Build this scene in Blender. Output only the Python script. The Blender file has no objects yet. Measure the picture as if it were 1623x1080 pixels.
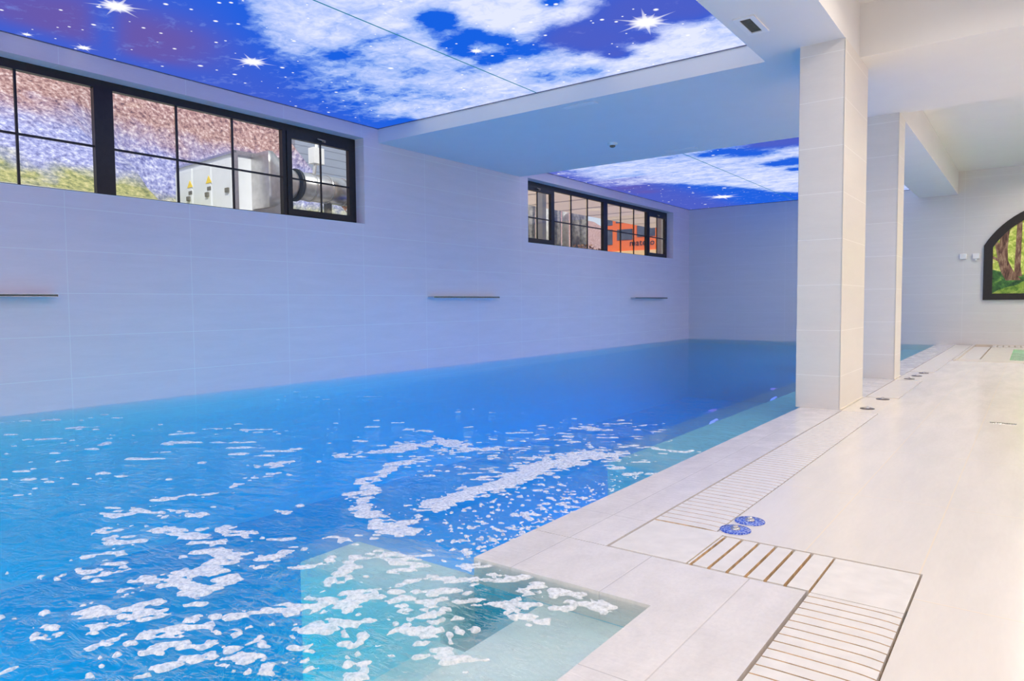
import bpy, bmesh, math, random
import numpy as np
from mathutils import Vector, Matrix

# ------------------------------------------------------------------ camera, world, sun, exposure
sc = bpy.context.scene
C = sc.collection
cam_d = bpy.data.cameras.new('camera')
cam_d.sensor_width = 36.0
cam_d.lens = 1106.8 / 1623 * 36.0
cam_d.clip_start = 0.05
cam_d.clip_end = 300
cam = bpy.data.objects.new('camera', cam_d)
C.objects.link(cam)
_r = Vector((0.8015, 0.598, -0.0082)); _u = Vector((-0.0248, 0.0469, 0.9986)); _f = Vector((-0.5975, 0.8001, -0.0524))
cam.matrix_world = Matrix(((_r.x, _u.x, -_f.x, 0), (_r.y, _u.y, -_f.y, 0), (_r.z, _u.z, -_f.z, 1.0), (0, 0, 0, 1)))
sc.camera = cam
sc.view_settings.view_transform = 'Standard'
sc.view_settings.look = 'None'
sc.view_settings.gamma = 1.0
sc.view_settings.use_curve_mapping = False
sc.view_settings.exposure = 0.0
sc.cycles.max_bounces = 12
sc.cycles.diffuse_bounces = 5
sc.cycles.transmission_bounces = 8
sc.cycles.transparent_max_bounces = 12
sc.cycles.sample_clamp_indirect = 6.0
sc.cycles.blur_glossy = 0.6

W = bpy.data.worlds.new('world'); sc.world = W
W.use_nodes = True
bg = W.node_tree.nodes['Background']
bg.inputs[0].default_value = (0.86, 0.90, 1.0, 1)
bg.inputs[1].default_value = 0.95

sun_d = bpy.data.lights.new('sun', 'SUN'); sun_d.energy = 3.6; sun_d.angle = 0.02; sun_d.color = (1.0, 0.94, 0.84)
sun = bpy.data.objects.new('sun', sun_d); C.objects.link(sun)
sun.rotation_euler = Vector((-0.62, 0.45, -0.64)).to_track_quat('-Z', 'Y').to_euler()

# ------------------------------------------------------------------ room dimensions (metres)
YP = -1.2; XW = -7.7; YB = 18.55; XR = 4.2; YN = -4.0
ZP = 3.56; ZS = 3.354; ZC = 3.86; ZT = 4.25
XE = -1.75        # pool edge
XN = -0.99        # pool edge in the step notch
YF = 2.08         # far side of the notch
WATER = -0.012
DEPTH = -1.65

# ------------------------------------------------------------------ helpers
class NT:
    def __init__(s, name):
        s.m = bpy.data.materials.new(name); s.m.use_nodes = True
        s.t = s.m.node_tree; s.t.nodes.clear()
        s.out = s.n('ShaderNodeOutputMaterial')
    def n(s, typ, **k):
        nd = s.t.nodes.new(typ)
        for a, b in k.items(): setattr(nd, a, b)
        return nd
    def l(s, a, b): s.t.links.new(a, b)
    def math(s, op, a, b=None, c=None, clamp=False):
        nd = s.n('ShaderNodeMath', operation=op); nd.use_clamp = clamp
        for i, v in enumerate((a, b, c)):
            if v is None: continue
            if isinstance(v, (int, float)): nd.inputs[i].default_value = v
            else: s.l(v, nd.inputs[i])
        return nd.outputs[0]
    def mix(s, fac, a, b, blend='MIX'):
        nd = s.n('ShaderNodeMix', data_type='RGBA', blend_type=blend)
        for i, v in ((0, fac), (6, a), (7, b)):
            if isinstance(v, (int, float)): nd.inputs[i].default_value = v
            elif isinstance(v, tuple): nd.inputs[i].default_value = (*v, 1) if len(v) == 3 else v
            else: s.l(v, nd.inputs[i])
        return nd.outputs[2]
    def pos(s):
        return s.n('ShaderNodeNewGeometry').outputs['Position']
    def xyz(s, v):
        nd = s.n('ShaderNodeSeparateXYZ'); s.l(v, nd.inputs[0]); return nd.outputs
    def scale(s, v, sx, sy, sz, rot=(0, 0, 0)):
        nd = s.n('ShaderNodeMapping'); s.l(v, nd.inputs[0]); nd.inputs['Scale'].default_value = (sx, sy, sz)
        nd.inputs['Rotation'].default_value = rot
        return nd.outputs[0]
    def noise(s, v, sc_, det=4, rough=.5, dist=0.0):
        nd = s.n('ShaderNodeTexNoise'); s.l(v, nd.inputs['Vector'])
        nd.inputs['Scale'].default_value = sc_; nd.inputs['Detail'].default_value = det
        nd.inputs['Roughness'].default_value = rough; nd.inputs['Distortion'].default_value = dist
        return nd.outputs[0]
    def ramp(s, fac, stops, interp='LINEAR'):
        nd = s.n('ShaderNodeValToRGB'); s.l(fac, nd.inputs[0]); cr = nd.color_ramp; cr.interpolation = interp
        while len(cr.elements) < len(stops): cr.elements.new(.5)
        for e, (p, c) in zip(cr.elements, stops):
            e.position = p; e.color = (*c, 1) if len(c) == 3 else c
        return nd.outputs[0]
    def bump(s, h, strength=.3, dist=.01):
        nd = s.n('ShaderNodeBump'); s.l(h, nd.inputs['Height'])
        nd.inputs['Strength'].default_value = strength; nd.inputs['Distance'].default_value = dist
        return nd.outputs[0]
    def pbr(s, col, rough=.5, metal=0.0, normal=None, spec=None, coat=0.0, emis=None, estr=0.0):
        p = s.n('ShaderNodeBsdfPrincipled')
        for k, v in (('Base Color', col), ('Roughness', rough), ('Metallic', metal)):
            if isinstance(v, (int, float)): p.inputs[k].default_value = v
            elif isinstance(v, tuple): p.inputs[k].default_value = (*v, 1)
            else: s.l(v, p.inputs[k])
        if normal is not None: s.l(normal, p.inputs['Normal'])
        if spec is not None: p.inputs['Specular IOR Level'].default_value = spec
        if coat: p.inputs['Coat Weight'].default_value = coat; p.inputs['Coat Roughness'].default_value = .06
        if emis is not None:
            if isinstance(emis, tuple): p.inputs['Emission Color'].default_value = (*emis, 1)
            else: s.l(emis, p.inputs['Emission Color'])
            p.inputs['Emission Strength'].default_value = estr
        return p.outputs[0]
    def done(s, sh, vol=None):
        s.l(sh, s.out.inputs[0])
        if vol is not None: s.l(vol, s.out.inputs[1])
        return s.m

def plain(name, col, rough=.5, metal=0.0, var=.06, scl=6.0, **k):
    n = NT(name)
    ns = n.noise(n.pos(), scl, 4)
    d = tuple(max(0, c * (1 - var)) for c in col); b = tuple(min(1, c * (1 + var)) for c in col)
    return n.done(n.pbr(n.ramp(ns, [(.3, d), (.7, b)]), rough, metal, **k))

def tiles(name, base, grout, uv, size, off, rough=.3, gw=.004, var=.05, streak=(1, 1, 1), bumpy=.25, spec=.5, wet=0, shade=0.35):
    """large format stone tiles; uv = two of 'XYZ', grid laid out in world metres"""
    n = NT(name)
    P = n.pos(); x = n.xyz(P); ax = {'X': x[0], 'Y': x[1], 'Z': x[2]}
    lines = None; cells = []
    for a, sz, o in zip(uv, size, off):
        q = n.math('DIVIDE', n.math('SUBTRACT', ax[a], o), sz)
        fr = n.math('FRACT', q); cells.append(n.math('FLOOR', q))
        d = n.math('MULTIPLY', n.math('MINIMUM', fr, n.math('SUBTRACT', 1.0, fr)), sz)
        lines = d if lines is None else n.math('MINIMUM', lines, d)
    g = n.math('LESS_THAN', lines, gw / 2)
    cv = n.n('ShaderNodeCombineXYZ'); n.l(cells[0], cv.inputs[0]); n.l(cells[1], cv.inputs[1])
    wn = n.n('ShaderNodeTexWhiteNoise', noise_dimensions='3D'); n.l(cv.outputs[0], wn.inputs['Vector'])
    st = n.noise(n.scale(P, *streak), 2.2, 7, .6, .4)
    fine = n.noise(n.scale(P, *streak), 22, 4, .6)
    f = n.math('ADD', n.math('MULTIPLY', st, .7), n.math('MULTIPLY', fine, .3))
    lo = tuple(c * (1 - var) for c in base); hi = tuple(min(1, c * (1 + var * .6)) for c in base)
    col = n.ramp(f, [(.3, lo), (.7, hi)])
    tv = n.mix(n.math('MULTIPLY', wn.outputs['Value'], shade * var * 3), col, tuple(c * .85 for c in base))
    col = n.mix(g, tv, grout)
    h = n.math('MINIMUM', n.math('DIVIDE', lines, gw), 1.0)
    h = n.math('ADD', h, n.math('MULTIPLY', fine, .15))
    rg = n.math('ADD', n.math('MULTIPLY', f, .15), rough - .07)
    if wet:
        wv = n.noise(n.scale(P, 1.0, 1.0, 1.0), 5.0, 3, .55, .8)
        wm = n.ramp(wv, [(.35, (0, 0, 0)), (.6, (1, 1, 1))])
        rg = n.math('MULTIPLY', rg, n.math('SUBTRACT', 1.0, n.math('MULTIPLY', wm, .75 * wet)))
        h = n.math('ADD', h, n.math('MULTIPLY', n.noise(n.scale(P, 1, 2.2, 1, (0, 0, .6)), 14, 3, .5, 1.2), 1.2 * wet))
    return n.done(n.pbr(col, rg, 0.0, n.bump(h, bumpy, .003), spec))

def obj(name, bm_or_me, mats, parent=None, smooth=False):
    me = bm_or_me
    if isinstance(bm_or_me, bmesh.types.BMesh):
        me = bpy.data.meshes.new(name); bm_or_me.normal_update(); bm_or_me.to_mesh(me); bm_or_me.free()
    if not isinstance(mats, (list, tuple)): mats = [mats]
    for m in mats: me.materials.append(m)
    if smooth:
        for p in me.polygons: p.use_smooth = True
    o = bpy.data.objects.new(name, me); C.objects.link(o)
    if parent is not None:
        o.parent = parent
        o.matrix_parent_inverse = Matrix.Identity(4)
    return o
def tag(o, label=None, cat=None, group=None, kind=None):
    if label: o['label'] = label
    if cat: o['category'] = cat
    if group: o['group'] = group
    if kind: o['kind'] = kind
    return o
def empty(name, loc, label, cat, group=None, kind=None, rz=0.0):
    o = bpy.data.objects.new(name, None); o.empty_display_size = .1
    o.location = loc; o.rotation_euler = (0, 0, rz); C.objects.link(o)
    return tag(o, label, cat, group, kind)
def struct(name, bm, m, parent=None):
    o = obj(name, bm, m, parent)
    if parent is None: o['kind'] = 'structure'
    return o
def copy_tree(o, parent=None):
    c = o.copy(); C.objects.link(c)
    if parent is not None: c.parent = parent
    for ch in list(o.children): copy_tree(ch, c)
    return c
def box(bm, x0, x1, y0, y1, z0, z1, mi=0, M=None):
    vs = [Vector((x, y, z)) for x in (x0, x1) for y in (y0, y1) for z in (z0, z1)]
    if M is not None: vs = [M @ v for v in vs]
    v = [bm.verts.new(p) for p in vs]
    for f in ((0, 1, 3, 2), (4, 6, 7, 5), (0, 4, 5, 1), (2, 3, 7, 6), (0, 2, 6, 4), (1, 5, 7, 3)):
        fc = bm.faces.new([v[i] for i in f]); fc.material_index = mi
    return v
def boxes(L, bev=0.0):
    bm = bmesh.new()
    for b in L: box(bm, *b)
    if bev:
        bmesh.ops.bevel(bm, geom=bm.edges[:], offset=bev, segments=2, affect='EDGES', profile=.6)
    return bm
def cyl(bm, c, r, h, axis='Z', seg=24, r2=None, mi=0, M=None, cap=True):
    r2 = r if r2 is None else r2
    A = []; B = []
    for i in range(seg):
        a = 2 * math.pi * i / seg; ca, sa = math.cos(a), math.sin(a)
        for L, rr, t in ((A, r, 0), (B, r2, h)):
            p = {'Z': (rr * ca, rr * sa, t), 'X': (t, rr * ca, rr * sa), 'Y': (rr * sa, t, rr * ca)}[axis]
            p = Vector(c) + Vector(p)
            if M is not None: p = M @ p
            L.append(bm.verts.new(p))
    for i in range(seg):
        j = (i + 1) % seg
        f = bm.faces.new((A[i], A[j], B[j], B[i])); f.material_index = mi; f.smooth = True
    if cap:
        f = bm.faces.new(A[::-1]); f.material_index = mi
        f = bm.faces.new(B); f.material_index = mi
def lathe(bm, prof, c=(0, 0, 0), seg=32, mi=0):
    rings = []
    for r, z in prof:
        if r < 1e-5: rings.append([bm.verts.new((c[0], c[1], c[2] + z))])
        else: rings.append([bm.verts.new((c[0] + r * math.cos(2 * math.pi * i / seg), c[1] + r * math.sin(2 * math.pi * i / seg), c[2] + z)) for i in range(seg)])
    for a, b in zip(rings, rings[1:]):
        for i in range(seg):
            j = (i + 1) % seg
            if len(a) == 1 and len(b) == 1: continue
            if len(a) == 1: f = bm.faces.new((a[0], b[i], b[j]))
            elif len(b) == 1: f = bm.faces.new((a[i], a[j], b[0]))
            else: f = bm.faces.new((a[i], a[j], b[j], b[i]))
            f.material_index = mi; f.smooth = True
def tube(bm, pts, r, seg=12, mi=0, taper=None):
    pts = [Vector(p) for p in pts]; rings = []
    for i, p in enumerate(pts):
        d = (pts[min(i + 1, len(pts) - 1)] - pts[max(i - 1, 0)]).normalized()
        s = d.cross(Vector((0, 0, 1)));  s = s.normalized() if s.length > 1e-4 else Vector((1, 0, 0))
        t = s.cross(d); rr = r if taper is None else r * (1 + (taper - 1) * i / (len(pts) - 1))
        rings.append([bm.verts.new(p + s * rr * math.cos(2 * math.pi * k / seg) + t * rr * math.sin(2 * math.pi * k / seg)) for k in range(seg)])
    for a, b in zip(rings, rings[1:]):
        for k in range(seg):
            f = bm.faces.new((a[k], a[(k + 1) % seg], b[(k + 1) % seg], b[k])); f.smooth = True; f.material_index = mi
    bm.faces.new(rings[0][::-1]).material_index = mi; bm.faces.new(rings[-1]).material_index = mi
def prism(bm, poly, z0, z1, mi=0):
    a = [bm.verts.new((x, y, z0)) for x, y in poly]; b = [bm.verts.new((x, y, z1)) for x, y in poly]
    n = len(poly)
    for f in [bm.faces.new(a[::-1]), bm.faces.new(b)] + [bm.faces.new((a[i], a[(i + 1) % n], b[(i + 1) % n], b[i])) for i in range(n)]:
        f.material_index = mi

# numpy value noise
def _hash(ix, iy, s):
    h = (ix.astype(np.int64) * 374761393 + iy.astype(np.int64) * 668265263 + s * 1442695041) & 0x7fffffff
    h = ((h ^ (h >> 13)) * 1274126177) & 0x7fffffff
    return ((h ^ (h >> 16)) & 0xffff) / 65535.0
def vnoise(x, y, s=0):
    ix = np.floor(x); iy = np.floor(y); fx = x - ix; fy = y - iy
    fx = fx * fx * (3 - 2 * fx); fy = fy * fy * (3 - 2 * fy)
    a = _hash(ix, iy, s); b = _hash(ix + 1, iy, s); c = _hash(ix, iy + 1, s); d = _hash(ix + 1, iy + 1, s)
    return (a * (1 - fx) + b * fx) * (1 - fy) + (c * (1 - fx) + d * fx) * fy
def fbm(x, y, s=0, o=4, g=.5):
    t = 0; a = 1; n = 0
    for i in range(o):
        t = t + a * vnoise(x * 2 ** i + 17 * i, y * 2 ** i - 9 * i, s + i); n += a; a *= g
    return t / n

# ------------------------------------------------------------------ materials
M_wall = tiles('wall_tile', (.83, .76, .79), (.90, .89, .88), 'YZ', (1.28, .425), (.38, -.135), rough=.45, gw=.006, streak=(1, .6, 5), var=.05, bumpy=.15)
M_wallb = tiles('back_wall_tile', (.72, .70, .68), (.80, .79, .78), 'XZ', (1.28, .425), (.0, -.135), rough=.40, gw=.005, streak=(.6, 1, 5), var=.04, bumpy=.1)
M_colx = tiles('column_tile_front', (.80, .77, .73), (.92, .90, .87), 'ZZ', (.42, .42), (-.11, -.11), rough=.35, gw=.006, streak=(.8, .8, 4), var=.04, bumpy=.12)
M_floor = tiles('floor_tile', (.83, .78, .72), (.88, .78, .64), 'XY', (.40, 1.27), (-.31, 1.37), rough=.20, gw=.006, streak=(3, .6, 1), var=.05, bumpy=.12, spec=.5)
M_coping = tiles('coping_stone', (.84, .80, .77), (.74, .70, .66), 'XY', (.385, 1.27), (-.80, 1.62), rough=.22, gw=.004, streak=(3.5, 2, 1), var=.13, bumpy=.45, wet=1)
M_bench = plain('bench_stone', (.42, .68, .80), .35, var=.06, scl=5)
M_grate = plain('grate_stone', (.84, .81, .77), .28, var=.05, scl=14)
M_gut = plain('gutter_rust', (.60, .40, .20), .6, var=.35, scl=30)
M_rust = plain('rusty_stain', (.74, .55, .33), .6, var=.3, scl=25)
M_poolt = tiles('pool_tile', (.03, .62, .86), (.06, .55, .78), 'XY', (.25, .25), (.0, .0), rough=.35, gw=.004, var=.05, bumpy=.1)
M_step = plain('step_stone', (.90, .93, .91), .35, var=.08, scl=5)
M_paint = plain('white_paint', (.82, .82, .82), .6, var=.01, scl=3)
M_white = plain('white_plastic', (.86, .86, .86), .35, var=.01)
M_black = plain('dark_frame', (.018, .014, .013), .35, var=.2, scl=20)
M_steel = plain('brushed_steel', (.62, .63, .66), .22, 1.0, var=.08, scl=30)
M_chrome = plain('chrome', (.8, .8, .82), .08, 1.0, var=.02)
M_dark = plain('dark_grille', (.16, .15, .12), .5, var=.2, scl=20)
M_rubber = plain('black_rubber', (.02, .02, .025), .5)

PANEL = 1.12
LENS = 1.2
# x, y, z, watts, label of the unseen ceiling lamps of the deck
_near = 'recessed round warm ceiling downlight over the near pool deck'; _far = 'recessed round warm ceiling downlight over the deck beyond the wide beam'; _front_fill = 'recessed round ceiling downlight before the front end of the pool'
DOWN = [(.35, 5.2, ZC, 12.6, _near), (.35, 3.6, ZC, 12.6, _near), (.35, 1.8, ZC, 14.3, _near), (.35, -.6, ZC, 16.8, _near), (-.55, 6.2, ZC, 13.4, _near), (.9, 6.5, ZC, 15.1, _near),  # last two here are unseen lamps added to light the beam face
        (1.9, 5.3, ZC, 15.1, _near), (1.9, 3.2, ZC, 15.1, _near), (1.9, 0, ZC, 16.8, _near), (1.9, -2.5, ZC, 16.8, _near), (3.4, 4.8, ZC, 15.1, _near), (3.4, 0.5, ZC, 15.1, _near),
        (.35, 8.8, ZS, 22.0, _far), (.35, 11.6, ZC, 30.0, _far), (.35, 14.2, ZC, 32.0, _far), (.35, 17.0, ZC, 32.0, _far), (1.9, 8.8, ZS, 22.0, _far), (1.9, 12.2, ZC, 32.0, _far), (1.9, 16, ZC, 34.0, _far), (3.4, 11.5, ZC, 30.0, _far),
        (-6.6, -2.4, ZS, 42, _front_fill), (-4.8, -2.4, ZS, 42, _front_fill), (-3.0, -2.4, ZS, 42, _front_fill), (-1.8, -2.4, ZS, 30, _front_fill)]  # front row is added, unseen, to brighten the left wall
_cy = (.06, .92, 1.0); _bl = (.03, .44, 1.0); _vi = (.30, .22, 1.0)
# x, y, z, facing (degrees about Z from +X), watts, colour
POOL_LAMPS = [  # violet pair is visible; cyan and blue lamps added to light the water
    (-6.6, YP, -1.14, 90, 42, _cy, 'added unseen underwater light on the front pool wall closest to the left wall'), (-5.2, YP, -1.14, 90, 42, _cy, 'added unseen underwater light on the front pool wall, second from the left wall'),
    (-3.9, YP, -1.14, 90, 24, _cy, 'added unseen underwater light on the front pool wall nearest the steps'),
    (-2.415, 4.75, -.62, 180, 32, _cy, 'added unseen underwater light in the bench face closest to the camera'), (-2.415, 6.55, -.225, 180, 16, _vi, 'glowing violet-blue underwater light on the bench edge, nearer of two'),
    (-2.415, 8.5, -.225, 180, 16, _vi, 'glowing violet-blue underwater light on the bench edge, farther of two, close to the column'),
    (-2.415, 7.6, -.8, 180, 46, _bl, 'added unseen low underwater light in the bench face between the two violet ones'), (-2.415, 11.0, -.7, 180, 52, _bl, 'added unseen underwater light in the bench face behind the near column'),
    (-2.415, 14.5, -.7, 180, 52, _bl, 'added unseen underwater light in the bench face behind the far column')]
M_hot = plain('tub_stone', (.72, .66, .58), .3, var=.05)
M_green = plain('tub_green_tile', (.45, .85, .60), .4, var=.05)
_n = NT('tub_water'); _g = _n.n('ShaderNodeBsdfGlass'); _g.inputs['IOR'].default_value = 1.33; _g.inputs['Roughness'].default_value = 0
_n.l(_n.bump(_n.noise(_n.pos(), 6, 3), .5, .02), _g.inputs['Normal'])
_v = _n.n('ShaderNodeVolumeAbsorption'); _v.inputs['Color'].default_value = (.3, .95, .6, 1); _v.inputs['Density'].default_value = .8
M_gwater = _n.done(_g.outputs[0], _v.outputs[0])
_n = NT('print_foliage'); _f1 = _n.noise(_n.pos(), 9, 7, .7, .5)
M_leaf = _n.done(_n.pbr(_n.ramp(_f1, [(.32, (.10, .20, .02)), (.45, (.38, .52, .05)), (.58, (.80, .84, .22)), (.7, (.95, .95, .55))]), .4))
_n = NT('print_bark'); _f1 = _n.noise(_n.scale(_n.pos(), 3, 1, .8), 6, 6, .65, .5)
M_bark = _n.done(_n.pbr(_n.ramp(_f1, [(.35, (.05, .02, .015)), (.5, (.22, .11, .07)), (.68, (.50, .34, .22))]), .4))
_n = NT('print_moss_dark'); _f1 = _n.noise(_n.pos(), 7, 6, .65, .5)
M_moss = _n.done(_n.pbr(_n.ramp(_f1, [(.35, (.01, .05, .02)), (.55, (.06, .20, .04)), (.7, (.25, .45, .08))]), .4))
_n = NT('print_moss_light'); _f1 = _n.noise(_n.pos(), 8, 6, .65, .5)
M_mossl = _n.done(_n.pbr(_n.ramp(_f1, [(.35, (.08, .20, .02)), (.55, (.30, .45, .06)), (.7, (.60, .70, .15))]), .4))
TREES = [
    (-14.50, 20.62, 0.23, 7, 0, 'grey bark tree trunk at the left in the far window'), (-14.92, 21.76, 0.23, 8, 1, 'pale tree trunk second from the left in the far window'),
    (-13.39, 19.91, 0.16, 7, 1, 'slim pale tree trunk right of the first mullion of the far window'), (-13.44, 20.62, 0.28, 8, 0, 'thick grey tree trunk in the middle of the far window'),
    (-12.53, 19.80, 0.18, 8, 1, 'pale tree trunk before the last glazing bar of the far window'), (-13.20, 21.54, 0.25, 9, 0, 'dark tree trunk near the middle mullion of the far window'),
    (-14.22, 23.77, 0.25, 9, 0, 'broad tree trunk beside the middle mullion of the far window'),
    (-14.8, 8.27, .17, 7, 1, 'pale tree trunk behind the white cabinet, left one'), (-14.95, 9.05, .14, 7, 1, 'pale tree trunk behind the white cabinet, right one')]
SHRUBS = [(-11.5, 19.3, .7, 1, 'orange leaved shrub at the foot of the trees in the far window'), (-12.3, 19.0, .6, 0, 'green shrub under the tree trunks in the far window'),
          (-13.4, 18.6, .8, 1, 'brown leafy shrub at the left end of the far window'), (-12.6, 10.3, .9, 1, 'reddish leafy shrub above the silver duct'), (-14.8, 6.6, .8, 1, 'reddish leafy shrub on the slope behind the white cabinet')]

# ------------------------------------------------------------------ structure
# left wall with two window openings
O1 = (0.02, 6.82); O2 = (10.85, 17.49); OZ = (2.15, 3.375)
wl = []
for y0, y1 in ((YN - .2, O1[0]), (O1[1], O2[0]), (O2[1], YB + .25)): wl.append((XW - .28, XW, y0, y1, -2.0, ZT))
for o in (O1, O2):
    wl.append((XW - .28, XW, o[0], o[1], -2.0, OZ[0])); wl.append((XW - .28, XW, o[0], o[1], OZ[1], ZT))
struct('wall_left', boxes(wl), M_wall)
struct('wall_back', boxes([(XW, XR + .2, YB, YB + .25, -2.0, ZT)]), M_wallb)
struct('wall_right', boxes([(XR, XR + .2, YN - .2, YB, -.3, ZT)]), M_wall)
struct('wall_front', boxes([(XW, XR, YN - .2, YN, -2.0, ZT)]), M_wallb)

# ceiling: lowered strips, the two bays stay open for the light panels
struct('ceiling', boxes([
    (XW - .28, XR + .2, YN - .2, YB + .25, ZT, ZT + .2),
    (-1.41, XR, YN, 7.55, ZC, ZT), (-1.41, XR, 10.1, YB, ZC, ZT)]), M_paint)
struct('trim_1', boxes([(-2.17, -1.41, YN, YB, ZS, ZT)]), M_paint)
struct('trim_2', boxes([(XW, -2.17, 7.1, 10.6, ZS, ZT)]), M_paint)
struct('trim_3', boxes([(-1.41, XR, 7.55, 10.1, ZS, ZT)]), M_paint)
struct('trim_4', boxes([(XW, -2.17, YN, -.8, ZS, ZT)]), M_paint)

# columns
def column(x0, x1, y0, y1):
    bm = bmesh.new(); box(bm, x0, x1, y0, y1, 0.0, ZS)
    bmesh.ops.bevel(bm, geom=[e for e in bm.edges if abs(e.verts[0].co.z - e.verts[1].co.z) > 1], offset=.006, segments=2, affect='EDGES')
    o = obj('column', bm, M_colx)
    o['kind'] = 'structure'
    t = obj('corner_strip', boxes([(x1 - .002, x1 + .004, y0 - .004, y0 + .006, .002, ZS - .002)]), M_cstrip, o)
    b = obj('silicone_joint', boxes([(x1 - .001, x1 + .008, y0, y1, .001, .009)]), M_cstrip, o)
    return o
M_cstrip = plain('cream_joint', (.90, .84, .74), .4, var=.02)
c1 = column(-1.795, -1.405, 6.9, 7.97); c1['label'] = 'near tiled square column standing at the pool edge'
c2 = column(-1.795, -1.405, 10.02, 10.52); c2['label'] = 'far tiled column behind the near one'

# floor slabs (top at z = 0)
FZ = -.1
struct('floor', boxes([
    (-1.08, XR, 2.9, 13.6, FZ, 0), (-.30, XR, YN, 2.9, FZ, 0),
    (-1.385, -1.08, 6.86, 8.02, FZ, 0), (-1.385, -1.08, 9.95, 11.25, FZ, 0),
    (-1.08, -1.05, 13.6, YB, FZ, 0), (2.05, XR, 13.6, YB, FZ, 0), (-1.05, 2.05, 18.32, YB, FZ, 0), (XW, -.605, YN, YP - .4, FZ, 0)]), M_floor)
struct('floor', boxes([
    (XE, -1.39, 2.5, YB, FZ, 0), (XE, -.605, YF, 2.495, FZ, 0), (XN, -.605, YP, YF, FZ, 0), (XW, -.605, YP - .4, YP, FZ, 0)]), M_coping).name = 'floor_coping'
struct('floor', boxes([(-1.40, -1.07, 2.48, 18.5, -.2, -.031), (-1.4, -.29, 2.48, 2.91, -.2, -.031), (-.62, -.29, YN, 2.6, -.2, -.031)]), M_gut).name = 'floor_gutter'
# basin shell
struct('floor', boxes([
    (XW, XE, YP, YB, DEPTH - .15, DEPTH), (XE, XN, YP, YF, DEPTH - .15, DEPTH), (XW, XN + .15, YP - .15, YP, DEPTH - .15, FZ),
    (XE, XE + .15, YF, YB, DEPTH - .15, FZ), (XE + .15, XN + .15, YF, YF + .15, DEPTH - .15, FZ), (XN, XN + .15, YP, YF, DEPTH - .15, FZ)]), M_poolt).name = 'floor_pool_basin'

# submerged bench along the long side, its end block and the steps of the notch
struct('trim_5', boxes([(-2.41, XE, 4.35, YB, DEPTH, -.14)], .01), M_bench)
struct('trim_6', boxes([(-2.60, XE, 1.88, 2.22, DEPTH, -.14)], .015), M_step)
st = obj('pool_steps', boxes([
    (-1.42, XN, YP, YF, DEPTH, -.10), (-1.74, -1.425, YP, 1.86, DEPTH, -.25),
    (-2.06, -1.745, YP, 1.86, DEPTH, -.62), (-2.38, -2.065, YP, 1.86, DEPTH, -1.02)], .008), M_step)
tag(st, 'pale stone steps going down into the water at the notch of the pool edge', 'steps')

# ------------------------------------------------------------------ water
n = NT('pool_water')
P = n.pos()
n1 = n.noise(n.scale(P, 1.0, 1.5, 1, (0, 0, .64)), 3.2, 4, .55, .6)
n2 = n.noise(n.scale(P, 1.0, 2.1, 1, (0, 0, .64)), 11, 4, .55, .8)
xy = n.xyz(P)
dn = n.math('SUBTRACT', 1.0, n.math('DIVIDE', n.math('SUBTRACT', xy[1], 2.0), 7.0), clamp=True)      # livelier where the jets run
dn = n.math('ADD', n.math('MULTIPLY', dn, .85), .15)
h = n.math('MULTIPLY', n.math('ADD', n1, n.math('MULTIPLY', n2, .42)), dn)
# turbulence in front of the coping corner
tx = n.math('DIVIDE', n.math('ADD', xy[0], 2.25), .55); ty = n.math('DIVIDE', n.math('SUBTRACT', xy[1], 2.9), 1.0)
tr = n.math('SUBTRACT', 1.0, n.math('ADD', n.math('MULTIPLY', tx, tx), n.math('MULTIPLY', ty, ty)), clamp=True)
n3 = n.noise(P, 30, 3, .6, 1.0)
h = n.math('ADD', h, n.math('MULTIPLY', n.math('MULTIPLY', tr, n3), .5))
bp = n.bump(h, 1.0, .085)
rf = n.n('ShaderNodeBsdfRefraction'); rf.inputs['IOR'].default_value = 1.33; rf.inputs['Roughness'].default_value = 0.0; n.l(bp, rf.inputs['Normal'])
gs = n.n('ShaderNodeBsdfGlossy'); gs.inputs['Roughness'].default_value = .02; n.l(bp, gs.inputs['Normal'])
tp = n.n('ShaderNodeBsdfTransparent')
m1 = n.n('ShaderNodeMixShader'); m1.inputs[0].default_value = .33; n.l(tp.outputs[0], m1.inputs[1]); n.l(rf.outputs[0], m1.inputs[2])
fr = n.n('ShaderNodeFresnel'); fr.inputs[0].default_value = 1.33; n.l(bp, fr.inputs['Normal'])
bf = n.n('ShaderNodeNewGeometry').outputs['Backfacing']
gl = n.n('ShaderNodeMixShader'); n.l(n.math('MULTIPLY', n.math('MULTIPLY', fr.outputs[0], .7), n.math('SUBTRACT', 1.0, bf)), gl.inputs[0]); n.l(m1.outputs[0], gl.inputs[1]); n.l(gs.outputs[0], gl.inputs[2])
va = n.n('ShaderNodeVolumeAbsorption'); va.inputs['Color'].default_value = (.05, .90, .965, 1); va.inputs['Density'].default_value = .95
M_water = n.done(gl.outputs[0], va.outputs[0])
bm = bmesh.new()
e = .004
prism(bm, [(XW - e, YP - e), (XN + e, YP - e), (XN + e, YF + e), (XE + e, YF + e), (XE + e, YB + e), (XW - e, YB + e)], DEPTH - e, WATER)
wt = obj('pool_water', bm, M_water)
tag(wt, 'blue rippling water filling the long swimming pool', 'water', kind='stuff')

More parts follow.
